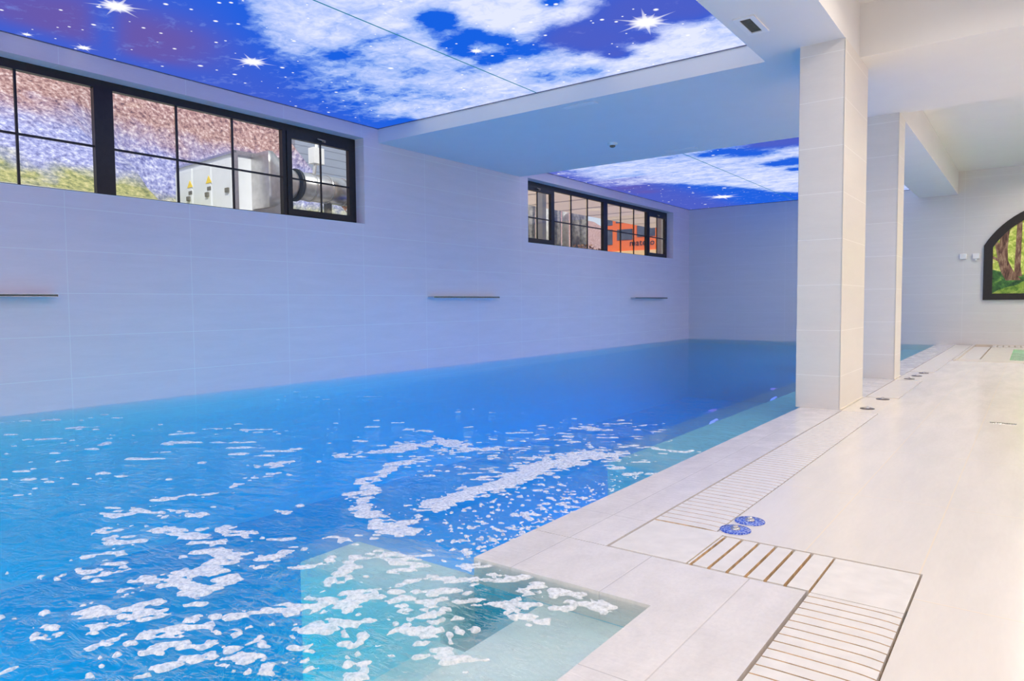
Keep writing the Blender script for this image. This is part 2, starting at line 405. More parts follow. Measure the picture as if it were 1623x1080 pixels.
# foam films drifting on the surface
STROKES= [([(-2.38,2.52),(-2.39,2.69),(-2.37,3.01),(-2.42,3.41),(-2.44,3.73),(-2.26,4.03)],0.1,1.0),([(-2.44,3.51),(-2.39,3.79),(-2.26,4.06)],0.2,0.9),([(-2.68,2.32),(-3.03,2.62),(-3.08,2.79),(-3.2,3.12),(-3.17,3.22)],0.07,0.8),([(-2.77,2.39),(-2.58,2.28),(-2.4,2.17),(-2.23,2.2)],0.07,0.9),([(-2.41,2.18),(-2.33,2.26),(-2.34,2.48)],0.05,0.7),([(-3.77,3.06),(-3.59,3.26),(-3.49,3.46),(-3.48,3.71),(-3.54,3.85)],0.08,0.85),([(-3.56,3.6),(-3.37,3.73)],0.16,0.9),([(-3.28,3.56),(-3.16,3.66),(-2.82,3.9)],0.07,0.7),([(-3.22,3.14),(-3.18,3.45),(-3.21,3.55)],0.05,0.6),([(-2.07,1.26),(-1.99,1.35),(-1.93,1.43),(-1.89,1.53),(-1.78,1.61),(-1.57,1.82)],0.045,1.0),([(-1.97,1.54),(-2.08,1.72)],0.05,0.9),([(-1.81,1.47),(-1.81,1.56)],0.06,1.0),([(-1.78,1.34),(-1.73,1.4),(-1.67,1.5)],0.035,1.0),([(-1.86,1.68),(-1.76,1.83),(-1.59,1.92)],0.05,0.6),([(-1.53,1.48),(-1.44,1.52)],0.04,1.0),([(-1.58,1.55),(-1.57,1.61)],0.04,0.9),([(-2.74,1.45),(-2.67,1.54),(-2.57,1.52),(-2.49,1.41),(-2.52,1.29),(-2.32,1.28),(-2.36,1.41)],0.055,0.9),([(-3.14,1.54),(-3.01,1.59),(-2.83,1.62),(-2.92,1.74)],0.07,0.85),([(-2.92,1.61),(-2.9,1.7)],0.1,0.8),([(-2.48,0.98),(-2.38,1.04),(-2.36,1.11)],0.045,0.9),([(-2.32,0.98),(-2.3,1.09)],0.045,0.9),([(-2.17,0.86),(-2.2,0.93),(-2.18,0.96)],0.035,0.95),([(-2.14,1.04),(-2.06,1.12)],0.03,1.0),([(-2.14,1.11),(-2.13,1.18)],0.035,0.95),([(-2.05,0.99),(-2.02,1.03)],0.03,1.0),([(-1.95,0.96),(-1.85,1.02)],0.035,1.0),([(-1.9,1.09),(-1.82,1.18)],0.03,1.0),([(-1.82,1.08),(-1.76,1.1)],0.035,1.0),([(-3.58,1.53),(-3.57,1.61)],0.08,0.8),([(-3.35,1.4),(-3.32,1.45)],0.07,0.85),([(-3.21,1.35),(-3.07,1.43)],0.05,0.8),([(-3.02,1.21),(-3.03,1.27)],0.06,0.8),([(-2.9,1.17),(-2.82,1.22),(-2.75,1.14)],0.05,0.8),([(-2.56,1.14),(-2.54,1.16)],0.05,0.9),([(-2.66,1.25),(-2.62,1.26)],0.05,0.8),([(-3.65,1.81),(-3.54,2.0)],0.05,0.7),([(-3.39,1.71),(-3.25,1.76)],0.08,0.7),([(-3.63,2.32),(-3.57,2.49)],0.06,0.7),([(-2.77,1.7),(-2.57,1.78)],0.04,0.7),([(-2.35,1.52),(-2.39,1.6)],0.035,0.9),([(-2.46,1.62),(-2.44,1.66)],0.04,0.9),([(-3.57,2.22),(-3.59,2.09)],0.05,0.6),([(-3.9,2.56),(-3.79,2.6)],0.08,0.7),([(-2.93,1.99),(-2.98,2.17)],0.04,0.7),([(-2.49,0.81),(-2.46,0.85)],0.03,0.8),([(-2.41,0.84),(-2.4,0.87)],0.03,0.9),([(-2.26,0.68),(-2.27,0.69)],0.03,0.8),([(-2.08,1.71),(-2.16,1.82),(-2.06,1.93),(-1.87,2.02)],0.05,0.6),([(-1.64,1.99),(-1.47,2.03),(-1.28,2.03)],0.06,0.75),([(-1.38,1.8),(-1.24,1.84),(-1.17,1.97)],0.07,0.75),([(-1.41,1.91),(-1.37,2.0)],0.06,0.8),([(-1.55,1.68),(-1.46,1.76)],0.07,0.7),([(-1.48,1.24),(-1.46,1.29)],0.03,0.9),([(-1.41,1.36),(-1.35,1.46)],0.04,0.7),([(-2.26,4.42),(-1.98,4.43),(-1.82,4.48)],0.06,0.7),([(-2.04,3.75),(-1.98,4.05)],0.06,0.5),([(-2.44,3.19),(-2.1,3.08),(-2.03,3.22)],0.05,0.5)]
SPOTS= [(-1.88,1.26),(-1.83,1.31),(-1.76,1.25),(-1.73,1.27),(-1.7,1.24),(-1.69,1.34),(-1.62,1.34),(-1.61,1.37),(-1.52,1.43),(-1.54,1.31),(-1.52,1.39),(-1.52,1.25),(-1.59,1.16),(-1.67,1.19),(-1.7,1.09),(-1.71,1.16),(-1.74,1.04),(-1.81,1.04),(-1.97,1.06),(-2.07,0.95),(-2.12,0.91),(-2.11,0.85),(-2.08,0.79),(-1.91,1.2),(-1.95,1.17),(-1.57,1.49),(-1.43,1.63),(-1.36,1.59),(-1.36,1.52),(-1.36,1.65),(-2.41,0.79),(-2.6,0.91),(-2.39,0.79),(-2.94,1.05),(-2.92,1.0),(-2.82,1.11),(-1.49,1.58),(-1.36,1.4),(-2.01,1.11),(-2.58,0.97),(-3.11,0.94),(-2.64,0.8),(-1.93,0.91),(-2.15,0.97),(-2.27,1.2),(-2.33,1.4),(-2.42,1.52)]
STARS= [(-2.9,5.97,0.33,1),(-6.63,4.37,0.26,1),(-6.32,2.88,0.26,1),(-7.57,3.12,0.13,1),(-4.58,5.57,0.12,1),(-6.13,16.8,0.55,1),(-7.62,2.65,0.08,1),(-7.17,2.31,0.05,0),(-6.45,2.79,0.06,0),(-6.89,2.93,0.06,0),(-6.61,3.24,0.05,0),(-6.61,3.4,0.045,0),(-5.95,3.11,0.06,0),(-6.9,3.68,0.055,0),(-7.17,4.1,0.08,0),(-5.95,3.56,0.06,0),(-5.85,3.72,0.05,0),(-6.42,3.84,0.05,0),(-7.14,4.48,0.07,0),(-5.57,3.37,0.05,0),(-5.49,3.43,0.05,0),(-6.54,4.67,0.07,0),(-6.59,4.84,0.04,0),(-6.78,4.88,0.04,0),(-7.66,3.45,0.035,0),(-7.66,3.08,0.04,0),(-7.16,4.28,0.04,0),(-6.78,5.59,0.06,0),(-7.56,6.1,0.06,0),(-6.6,5.77,0.035,0),(-5.8,4.28,0.06,0),(-5.32,4.83,0.04,0),(-5.64,5.4,0.09,0),(-7.65,5.65,0.05,0),(-7.68,4.85,0.03,0),(-7.18,5.06,0.03,0),(-5.51,6.46,0.06,0),(-6.12,6.86,0.03,0),(-7.05,6.39,0.03,0),(-7.48,6.49,0.04,0),(-7.16,6.04,0.03,0),(-6.36,5.41,0.03,0),(-3.19,5.67,0.06,0),(-3.11,5.79,0.05,0),(-2.71,5.77,0.07,0),(-2.83,5.81,0.03,0),(-3.01,5.72,0.03,0),(-3.34,5.14,0.06,0),(-3.73,5.32,0.05,0),(-3.94,5.34,0.045,0),(-3.8,5.66,0.05,0),(-4.09,5.6,0.04,0),(-4.22,5.62,0.03,0),(-4.03,5.79,0.03,0),(-4.36,6.01,0.05,0),(-4.54,5.78,0.05,0),(-4.38,6.16,0.03,0),(-3.4,6.35,0.03,0),(-3.23,6.36,0.03,0),(-3.27,6.63,0.03,0),(-3.09,6.77,0.03,0),(-3.56,6.48,0.03,0),(-3.73,7.0,0.07,0),(-3.34,7.05,0.05,0),(-2.82,7.01,0.05,0),(-2.72,6.5,0.06,0),(-2.54,6.47,0.04,0),(-4.42,6.96,0.05,0),(-4.06,6.62,0.02,0),(-4.14,5.04,0.025,0),(-4.09,5.15,0.03,0),(-4.61,5.3,0.035,0),(-7.57,11.71,0.09,0),(-7.64,12.18,0.06,0),(-7.66,12.93,0.05,0),(-7.13,13.36,0.07,0),(-7.13,13.77,0.06,0),(-7.53,14.65,0.09,0),(-6.55,13.44,0.12,0),(-6.8,14.14,0.08,0),(-6.21,14.95,0.11,0),(-6.46,15.78,0.1,0),(-5.63,15.54,0.14,0),(-4.98,15.86,0.09,0),(-7.5,16.75,0.09,0),(-6.95,17.8,0.12,0),(-6.34,14.01,0.05,0),(-6.78,14.81,0.06,0),(-7.08,15.38,0.05,0),(-7.3,16.5,0.05,0),(-4.54,11.98,0.09,0),(-4.33,11.64,0.04,0),(-5.86,14.71,0.04,0),(-5.71,16.28,0.04,0),(-7.7,14.28,0.04,0),(-7.57,13.61,0.04,0),(-5.11,17.4,0.05,0),(-4.66,16.57,0.05,0)]
dark = [(-5.65,3.4,0.2),(-5.97,3.67,0.2),(-5.64,3.57,0.12),(-4.42,4.88,0.22),(-4.57,5.25,0.22),(-4.32,4.69,0.15),(-4.73,5.55,0.15),(-4.3,5.2,0.1),(-4.29,5.36,0.12),(-4.19,5.48,0.14),(-4.25,5.82,0.2),(-4.54,5.83,0.14),(-4.08,5.91,0.16),(-4.71,5.88,0.12),(-3.34,5.08,0.12),(-7.11,7.04,0.2),(-7.46,7.01,0.2),(-5.81,4.78,0.1)]
half = [(-5.67,4.99,0.3),(-5.1,4.73,0.2),(-5.82,4.7,0.2),(-6.41,5.54,0.3),(-6.34,6.07,0.35),(-5.45,5.6,0.25),(-5.86,6.45,0.25),(-4.49,6.63,0.22),(-4.15,6.75,0.2),(-3.96,6.83,0.15),(-6.78,5.11,0.2),(-6.88,5.64,0.3),(-7.01,6.05,0.25),(-5.02,5.94,0.2),(-2.46,6.79,0.15),(-2.47,6.49,0.1),(-2.77,6.76,0.1),(-3.83,5.25,0.25),(-3.86,5.5,0.2)]
viol = [(-3.49,5.79,0.24),(-3.71,5.86,0.16),(-3.56,6.14,0.2),(-3.35,6.09,0.2),(-3.51,6.51,0.14),(-3.04,5.77,0.22),(-3.09,6.3,0.14),(-2.85,5.58,0.25),(-2.59,5.78,0.3),(-2.45,5.97,0.2)]
cl = [(-3.15,6.57,0.3),(-2.7,6.31,0.25),(-2.63,6.76,0.25),(-3.6,6.75,0.2),(-3.92,5.08,0.4),(-3.54,5.13,0.35),(-3.35,5.35,0.2)]
red = [(-6.99,2.52,0.5),(-7.0,2.77,0.5),(-6.75,2.88,0.35),(-6.89,3.33,0.45),(-6.71,3.48,0.4),(-7.22,3.61,0.4)]
b2deep = [(-6.43,14.04,0.5),(-6.17,14.77,0.6),(-6.75,15.42,0.7),(-6.47,16.26,0.8),(-5.78,15.64,0.7),(-5.44,15.92,0.7),(-5.25,16.66,0.7),(-6.37,17.7,0.8),(-5.45,17.77,0.7),(-4.99,17.76,0.7),(-7.12,17.07,0.6)]
b2dark = [(-4.26,11.82,0.35),(-3.97,12.24,0.35),(-4.63,11.91,0.2),(-3.91,13.48,0.25),(-3.69,13.51,0.25),(-3.53,13.42,0.3),(-3.75,14.24,0.2)]
b2half = [(-5.24,11.69,0.4),(-7.35,11.71,0.4),(-7.48,12.4,0.4),(-7.45,13.4,0.4),(-6.61,12.93,0.4)]
b2cl = [(-4.57,15.57,0.4),(-4.68,16.66,0.3),(-4.19,15.38,0.5),(-4.6,14.58,0.4)]
b2viol = [(-3.3,11.7,0.4),(-3.08,11.71,0.4),(-3.58,11.65,0.3)]
def foam_field(X, Y):
    # wobble the coordinates so that the edges get ragged
    wx = X + (fbm(X * 9, Y * 9, 3, 4, .6) - .5) * .17; wy = Y + (fbm(X * 9, Y * 9, 8, 4, .6) - .5) * .17
    mod = .62 + .75 * fbm(X * 5, Y * 5, 91, 3)
    F = np.zeros_like(X)
    for pts, hw, s in STROKES:
        d = np.full_like(X, 9.0)
        for (ax, ay), (bx, by) in zip(pts, pts[1:]):
            vx, vy = bx - ax, by - ay; L = vx * vx + vy * vy + 1e-9
            t = np.clip(((wx - ax) * vx + (wy - ay) * vy) / L, 0, 1)
            d = np.minimum(d, np.hypot(wx - ax - t * vx, wy - ay - t * vy))
        F = np.maximum(F, s * mod * np.clip(1.25 - d / (hw * 1.25), 0, 1))
    for i, (sx, sy) in enumerate(SPOTS):
        r = .014 + .016 * ((i * 37) % 10) / 10
        F = np.maximum(F, np.clip(1.5 - np.hypot(wx - sx, wy - sy) / r, 0, 1) * .95)
    # scattered flecks of foam, stretched across the view
    u = X * .8 + Y * .6; v = -X * .6 + Y * .8
    fl = fbm(u * 6, v * 15, 21, 3); big = fbm(u * .9, v * 1.4, 33, 2)
    zone = np.clip((6.5 - Y) / 3, 0, 1)
    F = np.maximum(F, np.clip((fl - .69) * 9, 0, 1) * zone * (big > .50))
    # spray by the coping corner and pale froth over the end block
    q = np.clip(1 - ((X + 2.15) / .5) ** 2 - ((Y - 2.75) / .8) ** 2, 0, 1)
    F = np.maximum(F, q ** .5 * np.clip((fbm(X * 38, Y * 38, 5, 3) - .50) * 4, 0, 1) * .95)
    q = np.clip(1 - ((X + 2.75) / .8) ** 2 - ((Y - 4.2) / 1.5) ** 2, 0, 1)
    F = np.maximum(F, q ** .5 * np.clip((fbm(u * 9, v * 26, 45, 3) - .56) * 6, 0, 1) * .9)
    q = np.clip(1 - ((X + 1.9) / .75) ** 2 - ((Y - 1.85) / .38) ** 2, 0, 1)
    F = np.maximum(F, q ** .5 * np.clip((fbm(u * 11, v * 20, 15, 4) - .47) * 6, 0, 1) * .8)
    q = np.clip(1 - np.abs(X - XE + .10) / .22, 0, 1) * np.clip((4.2 - Y) / 1.5, 0, 1) * (Y > 2.05)
    F = np.maximum(F, q ** .6 * np.clip((fbm(X * 55, Y * 55, 77, 3) - .50) * 5, 0, 1))
    holes = fbm(u * 22, v * 34, 55, 3)
    F = F - np.clip((.60 - holes) * 3.6, 0, 1) * .58
    return F
def foam_mesh(x0, x1, y0, y1, s, thr=.40, keep=None):
    xs = np.arange(x0, x1, s); ys = np.arange(y0, y1, s)
    X, Y = np.meshgrid(xs, ys, indexing='ij')
    F = foam_field(X, Y) - thr
    ok = (X > XW + .02) & (((X < XE - .004)) | ((X < XN - .004) & (Y < YF - .004)))
    F = np.where(ok, F, -.4)
    verts = []; faces = []; vid = {}
    def corner(i, j):
        k = (i, j)
        if k not in vid:
            vid[k] = len(verts); verts.append((X[i, j], Y[i, j], WATER + .004 + min(.007, max(0, F[i, j]) * .012)))
        return vid[k]
    def edge(i, j, a, b):
        k = (i, j, a, b) if (i, j) < (a, b) else (a, b, i, j)
        if k not in vid:
            fa, fb = F[k[0], k[1]], F[k[2], k[3]]; t = fa / (fa - fb)
            vid[k] = len(verts)
            verts.append((X[k[0], k[1]] + t * (X[k[2], k[3]] - X[k[0], k[1]]), Y[k[0], k[1]] + t * (Y[k[2], k[3]] - Y[k[0], k[1]]), WATER + .0015))
        return vid[k]
    ins = F > 0
    act = ins[:-1, :-1] | ins[1:, :-1] | ins[:-1, 1:] | ins[1:, 1:]
    for i, j in zip(*np.nonzero(act)):
        cs = [(i, j), (i + 1, j), (i + 1, j + 1), (i, j + 1)]
        poly = []
        for a in range(4):
            p, q = cs[a], cs[(a + 1) % 4]
            if ins[p]: poly.append(corner(*p))
            if ins[p] != ins[q]: poly.append(edge(*p, *q))
        if len(poly) >= 3: faces.append(poly)
    return verts, faces
V1, F1 = foam_mesh(-5.6, XN, .3, 4.4, .0085)
V2, F2 = foam_mesh(XW + .02, XE, 4.4, 8.5, .02)
V3, F3 = foam_mesh(XW + .02, -5.6, 1.0, 4.4, .02)
V = V1 + V2 + V3; o1 = len(V1); o2 = o1 + len(V2)
Fc = F1 + [[k + o1 for k in f] for f in F2] + [[k + o2 for k in f] for f in F3]
me = bpy.data.meshes.new('foam'); me.from_pydata(V, [], Fc)
n = NT('foam')
P = n.pos()
bub = n.n('ShaderNodeTexVoronoi'); n.l(P, bub.inputs['Vector']); bub.inputs['Scale'].default_value = 130
fc = n.ramp(bub.outputs['Distance'], [(.0, (.70, .76, .84)), (.5, (.93, .95, .98))])
al = n.ramp(n.noise(P, 60, 3), [(.3, (.45,) * 3), (.6, (.85,) * 3)])
d = n.n('ShaderNodeBsdfDiffuse'); n.l(fc, d.inputs[0]); tr_ = n.n('ShaderNodeBsdfTransparent')
mx = n.n('ShaderNodeMixShader'); n.l(al, mx.inputs[0]); n.l(tr_.outputs[0], mx.inputs[1]); n.l(d.outputs[0], mx.inputs[2])
M_foam = n.done(mx.outputs[0])
fo = obj('foam', me, M_foam, smooth=True)
tag(fo, 'white foam patches and bubbles drifting on the pool water', 'foam', kind='stuff')

# ------------------------------------------------------------------ overflow grates
def slot_grate(name, x0, x1, y0, y1, along, pitch, gap, bow, label, first=0.0, ends=()):
    """stone cover pierced by slightly bowed slots; `along` is the running direction"""
    bm = bmesh.new(); top, bot = 0.0005, -.024; N = 10
    a0, a1, b0, b1 = (y0, y1, x0, x1) if along == 'Y' else (x0, x1, y0, y1)
    def P(a, b, z): return (b, a, z) if along == 'Y' else (a, b, z)
    def curve(a, k):
        if not bow: return a
        t = k / N
        return a + bow * (math.sin(t * math.pi * .5) ** .5 * .0 - (2 * t - 1) ** 4 * (1 if t > .5 else .25))
    bounds = []
    a = a0 + first
    edges = [a0]
    while a < a1 - pitch * .4:
        edges += [a, a + gap]; a += pitch
    edges.append(a1)
    for s, e_ in zip(edges[0::2], edges[1::2]):
        if e_ - s < .002: continue
        rows = []
        for k in range(N + 1):
            b = b0 + (b1 - b0) * k / N
            s_ = s if s == a0 else curve(s, k); f_ = e_ if e_ == a1 else curve(e_, k)
            rows.append([bm.verts.new(P(s_, b, top)), bm.verts.new(P(f_, b, top)), bm.verts.new(P(f_, b, bot)), bm.verts.new(P(s_, b, bot))])
        for p, q in zip(rows, rows[1:]):
            for k in range(4):
                bm.faces.new((p[k], p[(k + 1) % 4], q[(k + 1) % 4], q[k])).material_index = 0 if k == 0 else 1
        bm.faces.new(rows[0]); bm.faces.new(rows[-1][::-1])
    # bearer rails under the bars
    for fr in (.12, .88):
        b = b0 + (b1 - b0) * fr
        if along == 'Y': box(bm, b - .01, b + .01, y0, y1, -.0305, bot)
        else: box(bm, x0, x1, b - .01, b + .01, -.0305, bot)
    bmesh.ops.recalc_face_normals(bm, faces=bm.faces[:])
    o = obj(name, bm, [M_grate, M_rust])
    return tag(o, label, 'grate', 'overflow grates beside the pool')
slot_grate('overflow_grate', -.592, -.308, YN, 2.49, 'Y', .0555, .006, .012, 'pale slotted overflow grate in the foreground beside the notch of the pool', first=.02)
slot_grate('overflow_grate', -1.04, -.60, 2.507, 2.886, 'X', .0695, .012, 0, 'short overflow grate with seven wide rusty slots next to the blue buttons', first=.008)
slot_grate('overflow_grate', -1.378, -1.086, 2.94, 6.85, 'Y', .062, .0055, .012, 'long slotted overflow grate running from the corner to the near column', first=.0)
slot_grate('overflow_grate', -1.378, -1.086, 8.03, 9.94, 'Y', .062, .0055, .012, 'slotted overflow grate between the two columns', first=.02)
slot_grate('overflow_grate', -1.378, -1.086, 11.26, 18.45, 'Y', .062, .0055, .012, 'slotted overflow grate running from the far column to the back wall', first=.02)
def cover(x0, x1, y0, y1, label):
    o = obj('corner_cover', boxes([(x0, x1, y0, y1, -.0305, .0005)], .002), M_grate)
    tag(o, label, 'cover plate')
cover(-1.378, -1.047, 2.507, 2.932, 'pale corner plate of the overflow channel between the long grate and the wide slots')
cover(-.592, -.308, 2.497, 2.886, 'pale corner plate at the outer bend of the overflow channel')

# ------------------------------------------------------------------ air buttons and floor plates
n = NT('blue_disc')
vn = n.n('ShaderNodeTexVoronoi'); n.l(n.pos(), vn.inputs['Vector']); vn.inputs['Scale'].default_value = 90
M_disc = n.done(n.pbr(n.ramp(vn.outputs['Distance'], [(.2, (.02, .06, .50)), (.45, (.05, .13, .70)), (.62, (.35, .45, .85))]), .2, 0.1))
M_greyd = plain('grey_disc', (.10, .09, .10), .35, .3, var=.3, scl=60)
def button(x, y, r, m, label):
    t = empty('air_button', (x, y, 0), label, 'button', 'floor buttons along the pool edge')
    bm = bmesh.new(); lathe(bm, [(0, .0005), (r, .0005), (r, .004), (r - .003, .006), (.02, .0065), (0, .0065)], seg=40)
    obj('plate', bm, m, t)
    bm = bmesh.new(); lathe(bm, [(.021, .0066), (.020, .012), (.016, .014), (.0, .0145)], seg=24)
    obj('collar', bm, M_steel, t)
    bm = bmesh.new(); lathe(bm, [(.011, .0142), (.011, .021), (.009, .023), (0, .0235)], seg=20)
    obj('push_knob', bm, M_chrome, t)
    for k in range(6):
        a = k * math.pi / 3 + .3; bm = bmesh.new(); cyl(bm, (math.cos(a) * r * .8, math.sin(a) * r * .8, .0055), .003, .0022, seg=8)
        obj('screw', bm, M_chrome, t)
button(-1.012, 3.155, .066, M_disc, 'round blue button plate with chrome knob, the farther of the blue pair')
button(-1.024, 2.998, .066, M_disc, 'round blue button plate with chrome knob, the one nearest the wide slots')
button(-1.215, 7.13, .062, M_greyd, 'dark round floor button in front of the near column foot, closest of the two there')
button(-1.205, 7.90, .062, M_greyd, 'dark round floor button at the far end of the near column foot')
button(-1.25, 10.15, .06, M_greyd, 'dark round floor button beside the far column, nearest of three')
button(-1.22, 10.60, .06, M_greyd, 'dark round floor button beside the far column, middle of three')
button(-1.19, 11.05, .06, M_greyd, 'dark round floor button beside the far column, farthest of three')
t = empty('floor_drain', (-.175, 6.86, 0), 'small thin steel drain plate set in the pale floor at the right', 'drain')
bm = bmesh.new(); box(bm, -.09, .09, -.03, .03, .0003, .003); bmesh.ops.bevel(bm, geom=bm.edges[:], offset=.001, segments=1, affect='EDGES')
obj('frame', bm, M_steel, t)
bm = boxes([(-.08 + .016 * k, -.073 + .016 * k, -.022, .022, .003, .0036) for k in range(11)])
obj('slot', bm, M_dark, t)

# ------------------------------------------------------------------ water blades on the left wall
def blade(y0, y1, label):
    L = y1 - y0
    t = empty('water_blade', (XW, (y0 + y1) / 2, 1.118), label, 'waterfall spout', 'steel waterfall blades on the left wall')
    obj('lip', boxes([(0.002, .13, -L / 2, L / 2, .008, .014), (.002, .125, -L / 2, L / 2, -.014, -.008)], .001), M_steel, t)
    obj('side_cheek', boxes([(0.002, .13, -L / 2 - .004, -L / 2, -.014, .014)]), M_steel, t)
    obj('side_cheek', boxes([(0.002, .13, L / 2, L / 2 + .004, -.014, .014)]), M_steel, t)
    obj('mouth', boxes([(0.01, .112, -L / 2, L / 2, -.008, .008)]), M_dark, t)
    return t
blade(1.05, 2.80, 'long steel waterfall blade on the left wall, cut by the left edge of the photo')
blade(8.10, 9.78, 'steel waterfall blade on the left wall midway between the two windows')
blade(15.05, 16.85, 'steel waterfall blade on the left wall below the far window')

# ------------------------------------------------------------------ windows
n = NT('window_glass')
fr = n.n('ShaderNodeFresnel'); fr.inputs[0].default_value = 1.5
g = n.n('ShaderNodeBsdfGlossy'); g.inputs['Roughness'].default_value = .01
tb = n.n('ShaderNodeBsdfTransparent'); tb.inputs[0].default_value = (.93, .96, .97, 1)
mx = n.n('ShaderNodeMixShader'); n.l(n.math('MULTIPLY', n.math('MULTIPLY', fr.outputs[0], 1.8, clamp=True), n.math('SUBTRACT', 1.0, n.n('ShaderNodeNewGeometry').outputs['Backfacing'])), mx.inputs[0]); n.l(tb.outputs[0], mx.inputs[1]); n.l(g.outputs[0], mx.inputs[2])
M_glass = n.done(mx.outputs[0])
XF = XW - .185      # room side of the frames
def window(nm, y0, y1):
    h = (y1 - y0) / 2; yc = (y0 + y1) / 2; z0, z1 = OZ
    w = bpy.data.objects.new(nm, None); C.objects.link(w); w.location = (XF, yc, z0); w['kind'] = 'structure'
    H = z1 - z0; D = -.07
    k = h / 3.40
    bars = [(D, 0, -h, h, 0, .045), (D, 0, -h, h, H - .085, H), (D, 0, -h, -h + .05, .045, H - .085), (D, 0, h - .05, h, .045, H - .085), (D, 0, -.095 * k, .095 * k, .045, H - .085)]
    s = 2.18 * k       # edge between fixed panes and side sash
    for sg in (-1, 1): bars.append((D, 0, min(sg * s, sg * (s + .06)), max(sg * s, sg * (s + .06)), .045, H - .085))
    obj('frame', boxes(bars), M_black, w)
    for sg in (-1, 1):
        a, b = sorted((sg * .095 * k, sg * s))
        obj('pane', boxes([(-.045, -.039, a, b, .045, H - .085)]), M_glass, w)
        m = [(-.038, -.016, a + (b - a) * f - .011, a + (b - a) * f + .011, .045, H - .085) for f in (1 / 3, 2 / 3)]
        m.append((-.038, -.017, a, b, .52, .542))
        obj('glazing_bars', boxes(m), M_black, w)
        # opening sash at the end
        a, b = sorted((sg * (s + .062), sg * (h - .052)))
        sa = obj('sash', boxes([(-.05, .012, a, a + .075, .048, H - .088), (-.05, .012, b - .075, b, .048, H - .088),
                                (-.05, .012, a + .075, b - .075, .048, .13), (-.05, .012, a + .075, b - .075, H - .17, H - .088)]), M_black, w)
        obj('pane', boxes([(-.03, -.024, a + .075, b - .075, .13, H - .17)]), M_glass, sa)
        c = (a + b) / 2
        obj('glazing_bars', boxes([(-.023, -.004, c - .01, c + .01, .13, H - .17), (-.023, -.005, a + .075, b - .075, .52, .542)]), M_black, sa)
        bm = bmesh.new(); tube(bm, [(.014, c + .04, H - .125), (.045, c + .04, H - .125), (.05, c + .02, H - .125), (.05, c - .09, H - .12)], .009, 8)
        box(bm, .012, .018, c + .01, c + .07, H - .14, H - .11)
        obj('handle', bm, M_handle, sa)
    obj('inner_sill', boxes([(-.0, .183, -h + .002, h - .002, .0005, .012)]), M_paint, w)
    return w
M_handle = plain('bronze_handle', (.55, .42, .30), .3, .9)
window('window_1', *O1)
window('window_2', *O2)

M_edge = plain('edge_profile_grey', (.16, .17, .26), .4)
# ------------------------------------------------------------------ printed light ceilings
n = NT('sky_print')
at = n.n('ShaderNodeAttribute', attribute_name='print'); sp = n.n('ShaderNodeSeparateColor'); n.l(at.outputs['Color'], sp.inputs[0])
P = n.pos()
f1 = n.noise(n.scale(P, 1, 1.5, 0, (0, 0, .5)), 2.6, 9, .62, .5)
f2 = n.noise(n.scale(P, 1, 1, 0), 9, 6, .6, .8)
c = n.math('ADD', sp.outputs[0], n.math('MULTIPLY', n.math('SUBTRACT', f1, .5), 1.1))
c = n.math('ADD', c, n.math('MULTIPLY', n.math('SUBTRACT', f2, .5), .65))
blue = n.mix(sp.outputs[1], (.008, .11, .70), (.07, .105, .52))
blue = n.mix(sp.outputs[2], blue, (.135, .09, .36))
mid = n.mix(sp.outputs[1], (.20, .36, .82), (.16, .19, .62))
k1 = n.ramp(c, [(.15, (0, 0, 0)), (.46, (1, 1, 1))]); k2 = n.ramp(c, [(.38, (0, 0, 0)), (.94, (1, 1, 1))])
col = n.mix(k1, blue, mid); col = n.mix(k2, col, (.70, .74, .98))
# tiny star dust
vo = n.n('ShaderNodeTexVoronoi'); n.l(n.scale(P, 1, 1, 0), vo.inputs['Vector']); vo.inputs['Scale'].default_value = 3.4
dust = n.math('LESS_THAN', vo.outputs['Distance'], .045)
col = n.mix(n.math('MULTIPLY', dust, .85), col, (.85, .9, 1.0))
# welded seam of the stretched film
sx = n.math('ABSOLUTE', n.math('ADD', n.xyz(P)[0], 4.905))
seam = n.math('LESS_THAN', sx, .009)
col = n.mix(seam, col, (.03, .20, .32))
em = n.n('ShaderNodeEmission'); n.l(col, em.inputs[0]); em.inputs[1].default_value = PANEL
M_sky = n.done(em.outputs[0])
n = NT('printed_star')
at = n.n('ShaderNodeAttribute', attribute_name='print'); sp = n.n('ShaderNodeSeparateColor'); n.l(at.outputs['Color'], sp.inputs[0])
em = n.n('ShaderNodeEmission'); em.inputs[0].default_value = (.93, .93, 1, 1); em.inputs[1].default_value = PANEL
tb = n.n('ShaderNodeBsdfTransparent'); mx = n.n('ShaderNodeMixShader')
n.l(sp.outputs[0], mx.inputs[0]); n.l(tb.outputs[0], mx.inputs[1]); n.l(em.outputs[0], mx.inputs[2])
M_star = n.done(mx.outputs[0])

